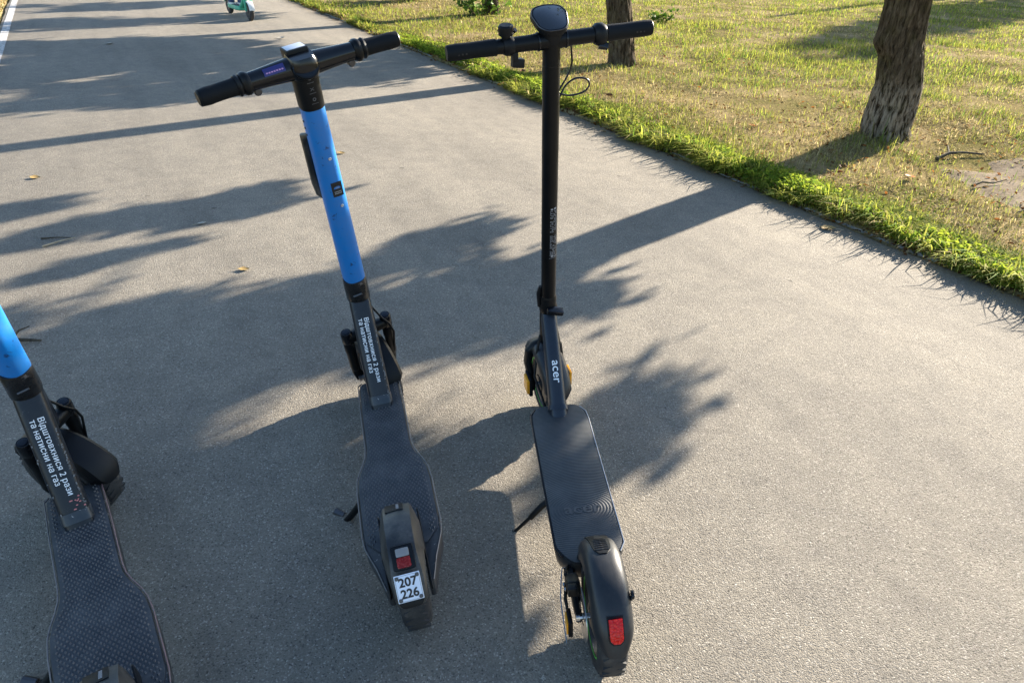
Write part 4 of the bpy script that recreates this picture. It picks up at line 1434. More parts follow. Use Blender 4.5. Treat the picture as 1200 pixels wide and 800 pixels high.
    for i in range(cols_):
        u0, u1 = -.010 + .027 * i / cols_, -.010 + .027 * (i + 1) / cols_
        mbs.add([sp(u0, -.0205, 0), sp(u1, -.0205, 0), sp(u1, .0205, 0), sp(u0, .0205, 0)], [(0, 1, 2, 3)])
    sticker = mbs.build('sticker', 'ink', stem, 0)
    mbs = MB()
    for r_, c in ((.0085, .004), ):
        ring = [sp(.0035 + r_ * math.cos(a), c + r_ * .62 * max(-.35, math.sin(a)), .0007) for a in [i * math.pi / 8 for i in range(16)]]
        mbs.add(ring, [tuple(range(16))])
    mbs.build('emblem', 'blue_icon', stem, 0)
    mbs = MB()
    for v in (-.0075, -.0125):
        for q in range(5):
            u0 = -.005 + q * .0036
            mbs.add([sp(u0, v, .0007), sp(u0 + .0027, v, .0007), sp(u0 + .0027, v + .0026, .0007), sp(u0, v + .0026, .0007)], [(0, 1, 2, 3)])
    for a in range(3):
        u0 = .0005 + a * .003
        mbs.add([sp(u0, .0025, .0010), sp(u0 + .0010, .0025, .0010), sp(u0 + .0010, .0075, .0010), sp(u0, .0075, .0010)], [(0, 1, 2, 3)])
    mbs.build('sticker_print', 'grey_print', stem, 0)
    # two dark nicks low on the stem
    for v in (-.168, -.182):
        q = [sp(.002 + .0028 * math.cos(a), v + .0035 * math.sin(a), -.0012) for a in [i * 1.047 for i in range(6)]]
        MB().add(q, [(0, 1, 2, 3, 4, 5)]).build('paint_nick', 'ink', stem, 0)
    # three pictograms on the sleeve
    for z in (1.078, 1.055, 1.032):
        mbs = MB()
        pp = lambda u, v: xf(A(z) + ax * v + V(0, -u, 0) + back * (.0318 - 6.5 * u * u))
        for q in range(6):
            u0 = -.0075 + q * .0026
            mbs.add([pp(u0, -.0075), pp(u0 + .0019, -.0075), pp(u0 + .0019, -.0060), pp(u0, -.0060)], [(0, 1, 2, 3)])
        if z == 1.055:
            for s in (-1, 1):
                mbs.add([pp(-.004 * s - .0008, -.001), pp(-.004 * s + .0008, -.001), pp(.004 * s + .0008, .006), pp(.004 * s - .0008, .006)], [(0, 1, 2, 3)])
        else:
            K = 10
            for i in range(K):
                a0, a1 = 2 * math.pi * i / K, 2 * math.pi * (i + 1) / K
                mbs.add([pp(.0042 * math.cos(a0), .003 + .0042 * math.sin(a0)), pp(.0042 * math.cos(a1), .003 + .0042 * math.sin(a1)), pp(.0022 * math.cos(a1), .003 + .0022 * math.sin(a1)), pp(.0022 * math.cos(a0), .003 + .0022 * math.sin(a0))], [(0, 1, 2, 3)])
        mbs.build('pictogram', 'dim_print', sl, 0)
    # slim grey-edged lock plate standing off the front left of the stem
    lz = [(.935, .016), (.925, .030), (.80, .036), (.775, .026), (.765, .014)]
    ring_o = [A(z) + fwd * d + V(0, .018, 0) for z, d in lz]
    lp = MB().tube([A(z) + fwd * d + V(0, .020 + (.006 if 0 < i < 4 else 0), 0) for i, (z, d) in enumerate(lz)], [(.006, .006), (.010, .012), (.010, .012), (.009, .010), (.005, .005)], 14, power=3).xf(xf).build('lock_case', 'fender_dusty', root, 40)
    # ---- handlebar
    hc = A(1.096)
    hub = MB().tube([A(1.078), A(1.090), A(1.108), A(1.122)], [(.029, .031), (.033, .036), (.034, .038), (.027, .030)], 30, power=3).xf(xf).build('handlebar_hub', 'black_gloss', root, 40)
    side = V(0, 1, 0)
    def bar(s_from, s_to, radii, name, mat, parent, power=2.0, seg=20, dz=0.0):
        k = len(radii)
        pts = [hc + side * (s_from + (s_to - s_from) * i / (k - 1)) + back * (.10 * max(0, abs(s_from + (s_to - s_from) * i / (k - 1)) - .05) ** 1.5) + ax * dz for i in range(k)]
        return MB().tube(pts, radii, seg, ref=(1, 0, 0), power=power).xf(xf).build(name, mat, parent, 40)
    hb = bar(-.145, .145, [.0185, .0195, .0215, .0240, .026, .0240, .0215, .0195, .0185], 'handlebar', 'black_gloss', root)
    for s in (-1, 1):
        g = bar(s * .134, s * .224, [.0190, .0182, .0176, .0174, .0176, .0182, .0165], 'grip', 'grip', root)
        bar(s * .223, s * .228, [.0150, .0165, .0140], 'grip_end', 'black', g)
        bar(s * .118, s * .136, [.0205, .0240, .0240, .0205], 'clamp_ring', 'black_paint', hb, power=2.6)
        bar(s * .138, s * .147, [.0205, .0228, .0205], 'flange', 'black', hb)
        # lever / twist throttle under the bar
        q = hc + side * (s * .112) + fwd * .020 - ax * .014
        MB().tube([q, q + fwd * .014 - ax * .004 + side * (s * .03), q + fwd * .016 - ax * .008 + side * (s * .085)], [(.007, .008), (.006, .007), (.004, .005)], 10).xf(xf).build('brake_lever', 'black_paint', hb, 40)
        q = hc + side * (s * .108) - ax * .021 + back * .006
        MB().lathe(q, back, [(-.006, .0085), (.006, .0085), (.008, .006)], 14).xf(xf).build('clamp_bolt', 'dark_metal', hb, 35)
    # round dark display facing the rider and a white panel on top
    dn = (back * .62 + ax * .78).normalized()
    du = side.cross(dn)
    dc = A(1.103) + back * .021
    MB().lathe(dc - dn * .006, dn, [(0, .0275), (.006, .0295), (.009, .0285), (.0095, .026)], 36).xf(xf).build('display_bezel', 'black', hub, 35)
    MB().lathe(dc + dn * .0032, dn, [(0, .0258), (.0008, .0258), (.0012, .0245)], 36).xf(xf).build('display', 'black_gloss', hub, 35)
    wn = (ax * .93 + fwd * .15 + back * .0).normalized()
    wc = A(1.116) + fwd * .026
    wf = (fwd - wn * fwd.dot(wn)).normalized()
    wrot = Matrix((((wf.x), side.x, wn.x), ((wf.y), side.y, wn.y), ((wf.z), side.z, wn.z)))
    MB().box(wc, (.044, .050, .022), wrot, .004).xf(xf).build('hub_cap', 'black', hub, 35)
    MB().box(wc + wn * .0112, (.034, .042, .0012), wrot, .0004).xf(xf).build('white_panel', 'white_panel', hub, 30)
    # purple sticker on the left of the bar
    mbs = MB()
    rr_ = .0246
    def bp(y, a, d=0.0006): return xf(hc + side * y + back * (.10 * max(0, y - .05) ** 1.5) + (back * math.cos(a) + ax * math.sin(a)) * (rr_ - (y - .045) * .05 + d))
    for i in range(6):
        a0, a1 = .45 + i * .12, .45 + (i + 1) * .12
        mbs.add([bp(.042, a0), bp(.088, a0), bp(.088, a1), bp(.042, a1)], [(0, 1, 2, 3)])
    mbs.build('purple_sticker', 'purple', hb, 0)
    mbs = MB()
    for q in range(7):
        y0 = .046 + q * .0056
        mbs.add([bp(y0, .62, .0011), bp(y0 + .0038, .62, .0011), bp(y0 + .0038, .74, .0011), bp(y0, .74, .0011)], [(0, 1, 2, 3)])
    mbs.build('sticker_lettering', 'pink_print', hb, 0)
    # ---- fork
    fork = MB().tube([A(.300) + V(0, -.068, 0), A(.302) + V(0, -.03, 0), A(.302) + V(0, .03, 0), A(.300) + V(0, .068, 0)], [(.014, .016), (.018, .02), (.018, .02), (.014, .016)], 14, ref=(0, 0, 1), power=3).xf(xf).build('fork', 'black_paint', root, 40)
    for s in (-1, 1):
        q = lambda z: A(z) + V(0, s * .064, 0)
        c = MB().tube([q(.327), q(.321), q(.290), q(.283)], [.0145, .0175, .0175, .014], 18).xf(xf).build('suspension_cap', 'black_gloss', fork, 35)
        MB().lathe(xf(q(.3275)), steer_fn((0, 0, 0), ax, steer)(ax), [(0, .0105), (.0012, .0105), (.0016, .009)], 16).build('cap_disc', 'navy', fork, 35)
        MB().tube([q(.290), q(.280), q(.250), q(.243), q(.175), q(.165)], [.012, .0165, .0165, .0150, .0145, .010], 18).xf(xf).build('suspension_leg', 'black_paint', fork, 35)
        MB().tube([q(.185), A(.15) + V(0, s * .062, 0) + fwd * .006, A(.122) + V(0, s * .054, 0)], [(.012, .012), (.014, .010), (.016, .006)], 12, power=3).xf(xf).build('fork_arm', 'black', fork, 40)
    cb = [xf(A(.40) + V(.01, -.02, 0) + fwd * .02), xf(A(.33) + V(0, -.050, 0) + back * .012), xf(A(.31) + V(0, -.064, 0) + back * .026), xf(A(.27) + V(0, -.074, 0) + back * .024), xf(A(.18) + V(0, -.068, 0) + back * .012)]
    MB().tube(cb, .0032, 8).build('brake_cable', 'black', fork, 60)
    fw = wheel(root, 0.850, 0.124, 0.074, xf=xf, name='front_wheel', solid=True)
    def sec(t):
        e = min(1, min(t, 1 - t) * 7 + .55)
        h = .041 * e
        return [(-h, -.030 * e), (-h * .98, -.014), (-h * .75, -.003), (-h * .3, 0), (h * .3, 0), (h * .75, -.003), (h * .98, -.014), (h, -.030 * e)]
    fg = arc_guard(0.850, .122, lambda t: .147, R(50), R(174), sec).xf(xf).build('front_mudguard', 'black', root, 35)
    return root

blue_scooter('upright blue-stemmed scooter with number plate 207 226, middle of the three', (-.187, 1.074), .269, .127, R(19), True, False)
blue_scooter('blue-stemmed scooter cut off at the left edge, front wheel turned', (-.609, .662), .614, .063, R(41), False, True)

# ------------------------------------------------------------------ privately owned scooter, all black
def black_scooter(loc, heading, lean, steer):
    root = thing('electric_scooter', 'slim all-black scooter with rippled deck and bright red tail light', 'scooter', (loc[0], loc[1], 0), (-lean, 0, heading + math.pi / 2))
    # ---- deck
    W = .0815
    pts = [(0.728, -.052), (0.715, -.066), (0.69, -W + .003), (0.66, -W), (0.185, -W + .002), (0.160, -.066), (0.135, -.045), (0.135, .045), (0.160, .066), (0.185, W - .002), (0.66, W), (0.69, W - .003), (0.715, .066), (0.728, .052)]
    out = rounded_poly(pts, .012, 3)
    # the deck is a tray whose lower half narrows
    low = [(x * .985 + .006, y * .88) for x, y in out]
    mb = MB()
    mb.loft([[V(x * .975 + .010, y * .92, .099) for x, y in out], [V(x, y * 1.08, .104) for x, y in low], [V(x, y, .128) for x, y in out], [V(x, y, .1475) for x, y in out], [V(x * .998 + .001, y * .985, .150) for x, y in out]])
    deck = mb.build('deck', 'acer_fender', root, 40)
    top = [(x * .992 + .0035, y * .965) for x, y in out]
    MB().prism(top, .1495, .1535, .0012).build('rippled_mat', 'ripple', deck, 40)
    for s in (-1, 1):
        line = [(0.715, s * .0655, .150), (0.69, s * (W - .0022), .150), (0.66, s * (W + .0002), .150), (0.185, s * (W - .0018), .150), (0.160, s * .066, .150)]
        MB().tube(line, (.0022, .0028), 8).build('edge_trim', 'metal' if s < 0 else 'black_gloss', deck, 40)
    # raised logo in the ripples
    lp = lambda u, v: V(.300 + v, -u - .002, .1546)
    text_obj('deck_logo', 'acer', .046, lp, 'ripple_logo', deck, 0.012, sx=1.12)
    # ---- rear wheel
    rw = wheel(root, .022, .120, .062, name='rear_wheel', stripe='green_rim')
    def sec(t):
        h = .0405 * min(1, .70 + 3.0 * t) * (1 if t < .82 else 1 - 12 * (t - .82) ** 2)
        return [(-h, -.042), (-h * .995, -.030), (-h * .95, -.018), (-h * .82, -.008), (-h * .6, -.002), (-h * .3, 0), (0, .0004), (h * .3, 0), (h * .6, -.002), (h * .82, -.008), (h * .95, -.018), (h * .995, -.030), (h, -.042)]
    guard = arc_guard(.03, .120, lambda t: .150 + .012 * math.sin(math.pi * min(1, t * 1.1)), R(38), R(163), sec, 34, .004).build('rear_mudguard', 'acer_fender', root, 45)
    # front foot of the mudguard on the deck
    MB().loft([[V(.150 + .012 * math.cos(a), .036 * math.sin(a), .152) for a in [i * math.pi / 8 for i in range(16)]],
               [V(.135 + .016 * math.cos(a), .036 * math.sin(a), .185) for a in [i * math.pi / 8 for i in range(16)]],
               [V(.120 + .020 * math.cos(a), .034 * math.sin(a), .215) for a in [i * math.pi / 8 for i in range(16)]]]).build('mudguard_foot', 'acer_fender', guard, 50)
    # raised panel with a triangle and ribs on the crown of the mudguard
    def gp(a, y, d):
        t = (a - R(38)) / (R(163) - R(38))
        r = .150 + .012 * math.sin(math.pi * min(1, t * 1.1)) + d - 2.0 * y * y
        return V(.03 + r * math.cos(a), y, .120 + r * math.sin(a))
    def pad(a0, a1, h0, h1, d0, d1, n=8, m=6):
        rings = []
        for i in range(n + 1):
            t = i / n
            a = a0 + (a1 - a0) * t
            h = (h0 + (h1 - h0) * t) * (1 - .55 * max(0, (t - .8) / .2) ** 2)
            rings.append([gp(a, -h + 2 * h * j / m, d1) for j in range(m + 1)] + [gp(a, h - 2 * h * j / m, d0) for j in range(m + 1)])
        return MB().loft(rings)
    pad(R(50), R(86), .0235, .0180, -.003, .0022).build('crown_panel', 'black', guard, 30)
    tri = MB()
    A0, A1 = R(54), R(66)
    tri.add([gp(A1, -.011, .0032), gp(A1, .011, .0032), gp(A0, 0, .0042)], [(0, 1, 2)])
    tri.build('triangle_mark', 'ink', guard, 0)
    for k in range(6):
        a = R(69 + k * 2.6)
        MB().tube([gp(a, -.0135, .0026), gp(a, 0, .0028), gp(a, .0135, .0026)], .0012, 6).build('rib', 'acer_fender', guard, 40)
    # tail light
    pad(R(131.5), R(152.5), .0160, .0155, -.002, .0018).build('lamp_bezel', 'black', guard, 30)
    lampm = pad(R(133.5), R(150.5), .0132, .0128, -.001, .0075, 8, 6)
    lampm.build('tail_light', 'red_lens', guard, 40)
    screw(guard, gp(R(120), -.040, -.016), (0, -1, 0), .005, 'dark_metal', name='side_bolt')
    MB().lathe((.03 + .145 * math.cos(R(118)), -.040, .120 + .145 * math.sin(R(118))), (0, -1, 0), [(0, .009), (.004, .009), (.006, .006)], 14).build('side_cap', 'black_gloss', guard, 30)
    # ---- rear fork arms, disc, caliper, reflector, cables
    for s in (-1, 1):
        MB().tube([(.20, s * .046, .115), (.12, s * .052, .118), (.05, s * .052, .120), (.018, s * .052, .120)], [(.010, .022), (.009, .020), (.008, .018), (.007, .014)], 12, power=3).build('rear_arm', 'black', root, 40)
    disc = MB().lathe((.03, .043, .120), (0, 1, 0), [(-.001, .058), (.001, .058), (.001, .026), (-.001, .026)], 40, closed=True)
    disc.build('brake_disc', 'metal', root, 30)
    cal = MB().box((.058, .060, .178), (.052, .028, .034), Matrix.Rotation(.5, 3, 'Y'), .005)
    cal.box((.030, .064, .196), (.022, .020, .020), Matrix.Rotation(.2, 3, 'Y'), .004)
    calo = cal.build('brake_caliper', 'black_paint', root, 35)
    MB().tube([(.075, .072, .165), (.040, .078, .158), (.010, .078, .160)], [(.004, .008), (.004, .006), (.003, .005)], 10).build('caliper_lever', 'black_paint', calo, 40)
    for q in ((.045, .078, .182), (.066, .078, .172)):
        screw(calo, q, (0, 1, 0), .0042)
    MB().tube([(.150, .056, .128), (.115, .074, .165), (.070, .082, .190), (.028, .090, .178), (-.020, .088, .135), (-.030, .086, .110)], .0014, 8).build('brake_cable', 'cable_grey', calo, 60)
    MB().tube([(.160, .050, .120), (.120, .066, .155), (.080, .072, .185)], .004, 8).build('cable_sleeve', 'black', calo, 60)
    rf = MB().box((.010, .074, .120), (.040, .010, .046), None, .004).build('axle_cover', 'black', root, 35)
    MB().box((.010, .0800, .120), (.030, .004, .036), None, .0015).build('reflector', 'orange', rf, 35)
    rf = MB().box((.010, -.052, .120), (.040, .008, .044), None, .003).build('axle_cover', 'black', root, 35)
    # ---- kickstand
    ks = MB().tube([(.395, .066, .098), (.392, .086, .085), (.388, .118, .050)], [.009, .0085, .0075], 12).build('kickstand', 'black_paint', root, 40)
    MB().tube([(.389, .110, .060), (.386, .140, .030), (.384, .166, .004)], [.005, .0045, .0045], 12).build('kickstand_leg', 'black', ks, 40)
    MB().tube([(.385, .160, .009), (.384, .170, .001)], [.0085, .0085], 12).build('kickstand_foot', 'rubber', ks, 40)
    # ---- steering axis
    top, lowp = V(.729, 0, 1.158), V(.945, 0, .120)
    ax = (top - lowp).normalized()
    xf = steer_fn(lowp, ax, steer)
    dirx = steer_fn((0, 0, 0), ax, steer)
    fwd = V(ax.z, 0, -ax.x)
    back = -fwd
    def A(z): return lowp + ax * ((z - lowp.z) / ax.z)
    # ---- neck tube with the logo
    n0, n1 = V(.672, 0, .118), V(.888, 0, .372)
    nd_ = (n1 - n0).normalized()
    nup = V(-nd_.z, 0, nd_.x)
    neck = MB().tube([n0, n0.lerp(n1, .3), n0.lerp(n1, .65), n0.lerp(n1, .95), n1], [(.0255, .027), (.0250, .027), (.0240, .026), (.0230, .025), (.0225, .024)], 30, power=2.7).build('neck', 'acer_neck', root, 45)
    MB().tube([n0.lerp(n1, .14), n0.lerp(n1, .185)], [(.0300, .0295), (.0285, .028)], 30, power=2.7).build('neck_weld', 'acer_neck', neck, 45)
    vs, fs = text_geo('acer', .004, 'CENTER', 1.0)
    tp = n0.lerp(n1, .47)
    def np_(p):
        u, v = p.x * .034 * 1.12, p.y * .034
        y = -v
        return tp - nd_ * u + V(0, y - .004, 0) + nup * (.0268 * max(0, 1 - (abs(y - .004) / .0268) ** 2.7) ** (1 / 2.7) + .0009)
    link('logo', [np_(p) for p in vs], fs, 'white_print', neck, 0)
    # head tube, latch
    MB().tube([A(.262), A(.270), A(.372), A(.380)], [.0235, .0260, .0255, .0235], 26).build('head_tube', 'black_paint', root, 40)
    lt = MB().tube([A(.380), A(.386), A(.404), A(.412), A(.436), A(.442)], [.0225, .0265, .0265, .0235, .0235, .0205], 28).build('latch_collar', 'black_paint', root, 35)
    MB().box(A(.392) + V(-.030, -.016, .004), (.026, .050, .016), Matrix.Rotation(-.3, 3, 'Y') @ Matrix.Rotation(.25, 3, 'X'), .005).build('latch_lever', 'black_gloss', lt, 35)
    MB().tube([A(.47) + V(.004, .022, 0), A(.445) + V(.004, .027, 0), A(.40) + V(.002, .026, 0)], [(.006, .007), (.008, .009), (.006, .007)], 10).build('latch_hook', 'black', lt, 40)
    # stem
    stem = MB().tube([A(.43), A(.45), A(1.12), A(1.150)], [.0208, .0210, .0206, .0206], 30).xf(xf).build('stem', 'black_paint', root, 45)
    MB().lathe(xf(A(1.098)), dirx(ax), [(-.0006, .0209), (.0006, .0209)], 30).build('stem_joint', 'black_gloss', stem, 30)
    # spec label: small lines of print
    ml = MB()
    r2 = random.Random(12)
    def sp(y, z, d=.0004):
        yy = max(-.0185, min(.0185, y))
        return xf(A(z) + V(0, -yy, 0) + back * (math.sqrt(max(1e-6, .0209 ** 2 - yy ** 2)) + d))
    def strip(y0, y1, z0, z1, d=.0006, n=4):
        for i in range(n):
            a, b = y0 + (y1 - y0) * i / n, y0 + (y1 - y0) * (i + 1) / n
            ml.add([sp(a, z0, d), sp(b, z0, d), sp(b, z1, d), sp(a, z1, d)], [(0, 1, 2, 3)])
    z = .728
    while z > .588:
        if .655 < z < .664:
            z -= .009
            continue
        y = -.004
        while y < .0155:
            l = r2.uniform(.001, .005)
            if r2.random() < .72: strip(y, min(.0165, y + l), z, z + .0014, n=2)
            y += l + r2.uniform(.0008, .002)
        z -= .0030
    for (ya, yb, za, zb) in ((-.006, .0165, .582, .5828), (-.001, .005, .586, .592), (.007, .0155, .586, .5885), (-.003, .003, .7325, .737), (.006, .013, .733, .7385)):
        strip(ya, yb, za, zb)
    ml.build('spec_label_print', 'label_print', stem, 0)
    # ---- fork, front wheel, guard
    xf_w = lambda p: xf(p) + V(0, .013, 0)
    fork = MB().tube([A(.230) + V(0, -.050, 0), A(.248) + V(0, -.030, 0), A(.255), A(.248) + V(0, .030, 0), A(.230) + V(0, .050, 0)], [(.014, .013), (.018, .018), (.022, .022), (.018, .018), (.014, .013)], 16, ref=(0, 0, 1)).xf(xf_w).build('fork', 'black_paint', root, 45)
    for s in (-1, 1):
        MB().tube([A(.240) + V(0, s * .046, 0), A(.19) + V(0, s * .052, 0), A(.128) + V(-.040, s * .050, 0), A(.105) + V(-.046, s * .050, 0)], [(.016, .012), (.018, .012), (.018, .010), (.012, .008)], 14, ref=(1, 0, 0), power=3).xf(xf_w).build('fork_leg', 'black', fork, 40)
        MB().box(A(.128) + V(-.042, s * .060, 0), (.052, .014, .075), Matrix.Rotation(-.2, 3, 'Y'), .006).xf(xf_w).build('axle_cover', 'black', fork, 35)
        MB().box(A(.132) + V(-.048, s * .0690, 0), (.038, .009, .056), Matrix.Rotation(-.2, 3, 'Y'), .0016).xf(xf_w).build('reflector', 'orange', fork, 35)
    wheel(root, .900, .120, .062, xf=xf_w, name='front_wheel', stripe='green_rim', solid=True)
    def sec2(t):
        e = min(1, min(t, 1 - t) * 6 + .6)
        h = .042 * e
        return [(-h, -.030 * e), (-h * .97, -.016), (-h * .75, -.005), (-h * .35, 0), (h * .35, 0), (h * .75, -.005), (h * .97, -.016), (h, -.030 * e)]
    arc_guard(.900, .120, lambda t: .146, R(30), R(172), sec2).xf(xf_w).build('front_mudguard', 'acer_fender', root, 40)
    MB().tube([A(.30) + V(-.018, .026, 0), A(.25) + V(-.05, .040, 0), V(.86, .05, .17), V(.80, .035, .135), V(.71, .03, .125)], .0042, 8).build('front_cable', 'black', root, 60)
    MB().tube([A(.31) + V(-.018, -.026, 0), A(.25) + V(-.05, -.034, 0), V(.86, -.042, .19), V(.80, -.032, .14), V(.71, -.03, .125)], .0036, 8).build('front_cable', 'black', root, 60)
    # ---- handlebar
    hc = A(1.150)
    side = V(0, 1, 0)
    def bar(a, b, radii, name, mat, parent, seg=22, power=2.0):
        k = len(radii)
        return MB().tube([hc + side * (a + (b - a) * i / (k - 1)) for i in range(k)], radii, seg, ref=(1, 0, 0), power=power).xf(xf).build(name, mat, parent, 40)
    hb = bar(-.138, .138, [.0150, .0165, .0168, .0170, .0200, .0200, .0170, .0168, .0165, .0150], 'handlebar', 'black_paint', root)
    for s in (-1, 1):
        g = bar(s * .128, s * .236, [.0180, .0178, .0172, .0172, .0174, .0178, .0165], 'grip', 'grip', root)
        bar(s * .235, s * .238, [.0150, .0160, .0150], 'grip_end', 'black', g)
        for k in range(3):
            q = hc + side * (s * (.214 - k * .0085)) + back * .0171
            MB().lathe(q, back, [(-.001, .0022), (.0005, .0022)], 8).xf(xf).build('grip_dot', 'ink', g, 30)
        bar(s * .030, s * .034, [.0200, .0206, .0200], 'bar_ring', 'black_gloss', hb)
    # right throttle collar, left bell and brake lever
    thr = bar(-.098, -.126, [.0185, .0235, .0240, .0235, .0190], 'throttle', 'black', hb, power=2.4)
    MB().tube([hc + side * -.108 + back * .012 - ax * .018, hc + side * -.128 + back * .016 - ax * .024], [(.010, .006), (.008, .005)], 12, power=3).xf(xf).build('thumb_paddle', 'black_gloss', hb, 40)
    br = bar(.088, .112, [.0180, .0215, .0215, .0180], 'brake_clamp', 'black', hb)
    bell = MB().lathe(hc + side * .104 + ax * .012, ax, [(0, .010), (.010, .011), (.012, .0165), (.022, .0175), (.030, .0165), (.033, .013)], 24)
    bell.xf(xf).build('bell', 'black', hb, 35)
    MB().tube([hc + side * .090 + ax * .026, hc + side * .084 + ax * .034 + back * .006], [.004, .005], 10).xf(xf).build('bell_hammer', 'black_gloss', hb, 40)
    lv = MB().box(hc + side * .086 - ax * .024, (.022, .014, .026), None, .004)
    lv.box(hc + side * .079 - ax * .040, (.026, .028, .020), Matrix.Rotation(.15, 3, 'X'), .004)
    lv.xf(xf).build('brake_trigger', 'black', hb, 35)
    MB().tube([hc + side * .100 + fwd * .018 - ax * .006, hc + side * .130 + fwd * .045 - ax * .012, hc + side * .200 + fwd * .050 - ax * .016], [.006, .005, .0045], 10).xf(xf).build('brake_lever', 'black_paint', hb, 40)
    # display pad: a tilted rounded triangle of glass in a dark frame
    dn = (ax * .93 + back * .36).normalized()
    dl = (fwd - dn * fwd.dot(dn)).normalized()
    dc = hc + ax * .040 + fwd * .008
    shape = [(a * 1.15, b * 1.42) for a, b in ((-.034, -.013), (-.034, .013), (-.022, .024), (.016, .030), (.034, .024), (.040, .008), (.040, -.008), (.034, -.024), (.016, -.030), (-.022, -.024))]
    shp = rounded_poly(shape, .013, 4)
    frm = lambda a, b, c: dc + dl * a + side * b + dn * c
    hd = MB().prism(shp, -.010, .004, .003, fr=frm).xf(xf).build('display_housing', 'black', hb, 35)
    MB().prism([(a * .90, b * .88) for a, b in shp], .0036, .0050, .0006, fr=frm).xf(xf).build('display_glass', 'glass_black', hb, 35)
    MB().tube([frm(a * .97, b * .96, .0042) for a, b in shp + shp[:1]], .0011, 6, ref=(.1, .2, 1)).xf(xf).build('display_rim', 'dark_metal', hb, 40)
    MB().tube([hc - ax * .004, hc + ax * .012, hc + ax * .032], [(.022, .021), (.026, .022), (.034, .024)], 20, ref=(0, 1, 0), power=2.4).xf(xf).build('display_neck', 'black', hb, 40)
    # cable loop on the right
    cp = []
    base = hc + side * -.046 - ax * .016
    loop = [(0, 0, 0), (-.004, -.018, .012), (-.006, -.040, .016), (.000, -.060, .014), (.014, -.076, .010), (.026, -.088, .004), (.018, -.094, .004), (-.004, -.100, .006), (-.026, -.098, .010), (-.036, -.086, .014), (-.030, -.074, .016), (-.012, -.070, .014), (.006, -.078, .008), (.020, -.092, .002), (.030, -.104, -.004)]
    ctl = [base + side * (a * 1.5 if a < 0 else a) + ax * b * 1.2 + fwd * c for a, b, c in loop]
    # smooth the loop
    sm = []
    for i in range(len(ctl) - 1):
        p0, p1, p2, p3 = ctl[max(0, i - 1)], ctl[i], ctl[i + 1], ctl[min(len(ctl) - 1, i + 2)]
        for j in range(4):
            t = j / 4
            sm.append(.5 * ((2 * p1) + (p2 - p0) * t + (2 * p0 - 5 * p1 + 4 * p2 - p3) * t * t + (3 * p1 - p0 - 3 * p2 + p3) * t ** 3))
    sm.append(ctl[-1])
    MB().tube(sm, .0024, 8, ref=(1, .3, .2)).xf(xf).build('cable_loop', 'black_gloss', hb, 60)
    return root

M['ripple_logo'] = plastic('raised_rubber_logo', (0.050, 0.052, 0.054), 0.5, dust=0.3)
M['label_print'] = plastic('faint_label_print', (0.26, 0.27, 0.30), 0.5, dust=0.1)
M['glass_black'] = plastic('dark_display_glass', (0.006, 0.007, 0.008), 0.04, dust=0.0, coat=1.0)
black_scooter((.229, .976), .107, .08, R(10))

# ------------------------------------------------------------------ fallen leaves, twigs
def fallen_leaf(label, x, y, size, rot, mat, seed, z=None, group='fallen leaves on the path', curl=0.25):
    r2 = random.Random(seed)
    u, n = pu(x, y)
    on_path = NL < n < NR
    zz = z if z is not None else (0.003 if on_path else float(ground_h(u, n)) + 0.018)
    prof = [(-.5, .04), (-.42, .06), (-.22, .30), (0.0, .38), (.22, .30), (.40, .13), (.5, .01)]
    vs, fs = [], []
    for i, (a, w_) in enumerate(prof):
        w_ *= r2.uniform(.85, 1.15)
        bend = curl * (a * a * 1.6) + .02
        for s_, k in ((-1, 1), (-.5, .35), (0, 0), (.5, .35), (1, 1)):
            vs.append((a * size, s_ * w_ * size, (bend + curl * .55 * k * w_ * 2 * r2.uniform(.6, 1.3)) * size))
    top = len(vs)
    vs += [(p[0], p[1], p[2] - .0009) for p in vs]
    for off, flip in ((0, False), (top, True)):
        for i in range(len(prof) - 1):
            for j in range(4):
                f = (off + i * 5 + j, off + i * 5 + j + 1, off + (i + 1) * 5 + j + 1, off + (i + 1) * 5 + j)
                fs.append(f[::-1] if flip else f)
    for i in range(len(prof) - 1):
        for j in (0, 4):
            fs.append((i * 5 + j, (i + 1) * 5 + j, top + (i + 1) * 5 + j, top + i * 5 + j))
    root = thing('fallen_leaf', label, 'leaf', (x, y, zz), (r2.uniform(-.12, .12), r2.uniform(-.12, .12), rot), group)
    link('leaf_blade', vs, fs, mat, root, 60)
    MB().tube([(-.48 * size, 0, .02 * size), (-.75 * size, .04 * size, .06 * size), (-.95 * size, .12 * size, .02 * size)], [.0012, .0010, .0008], 5).build('leaf_stalk', 'dry_twig', root, 60)
    return root

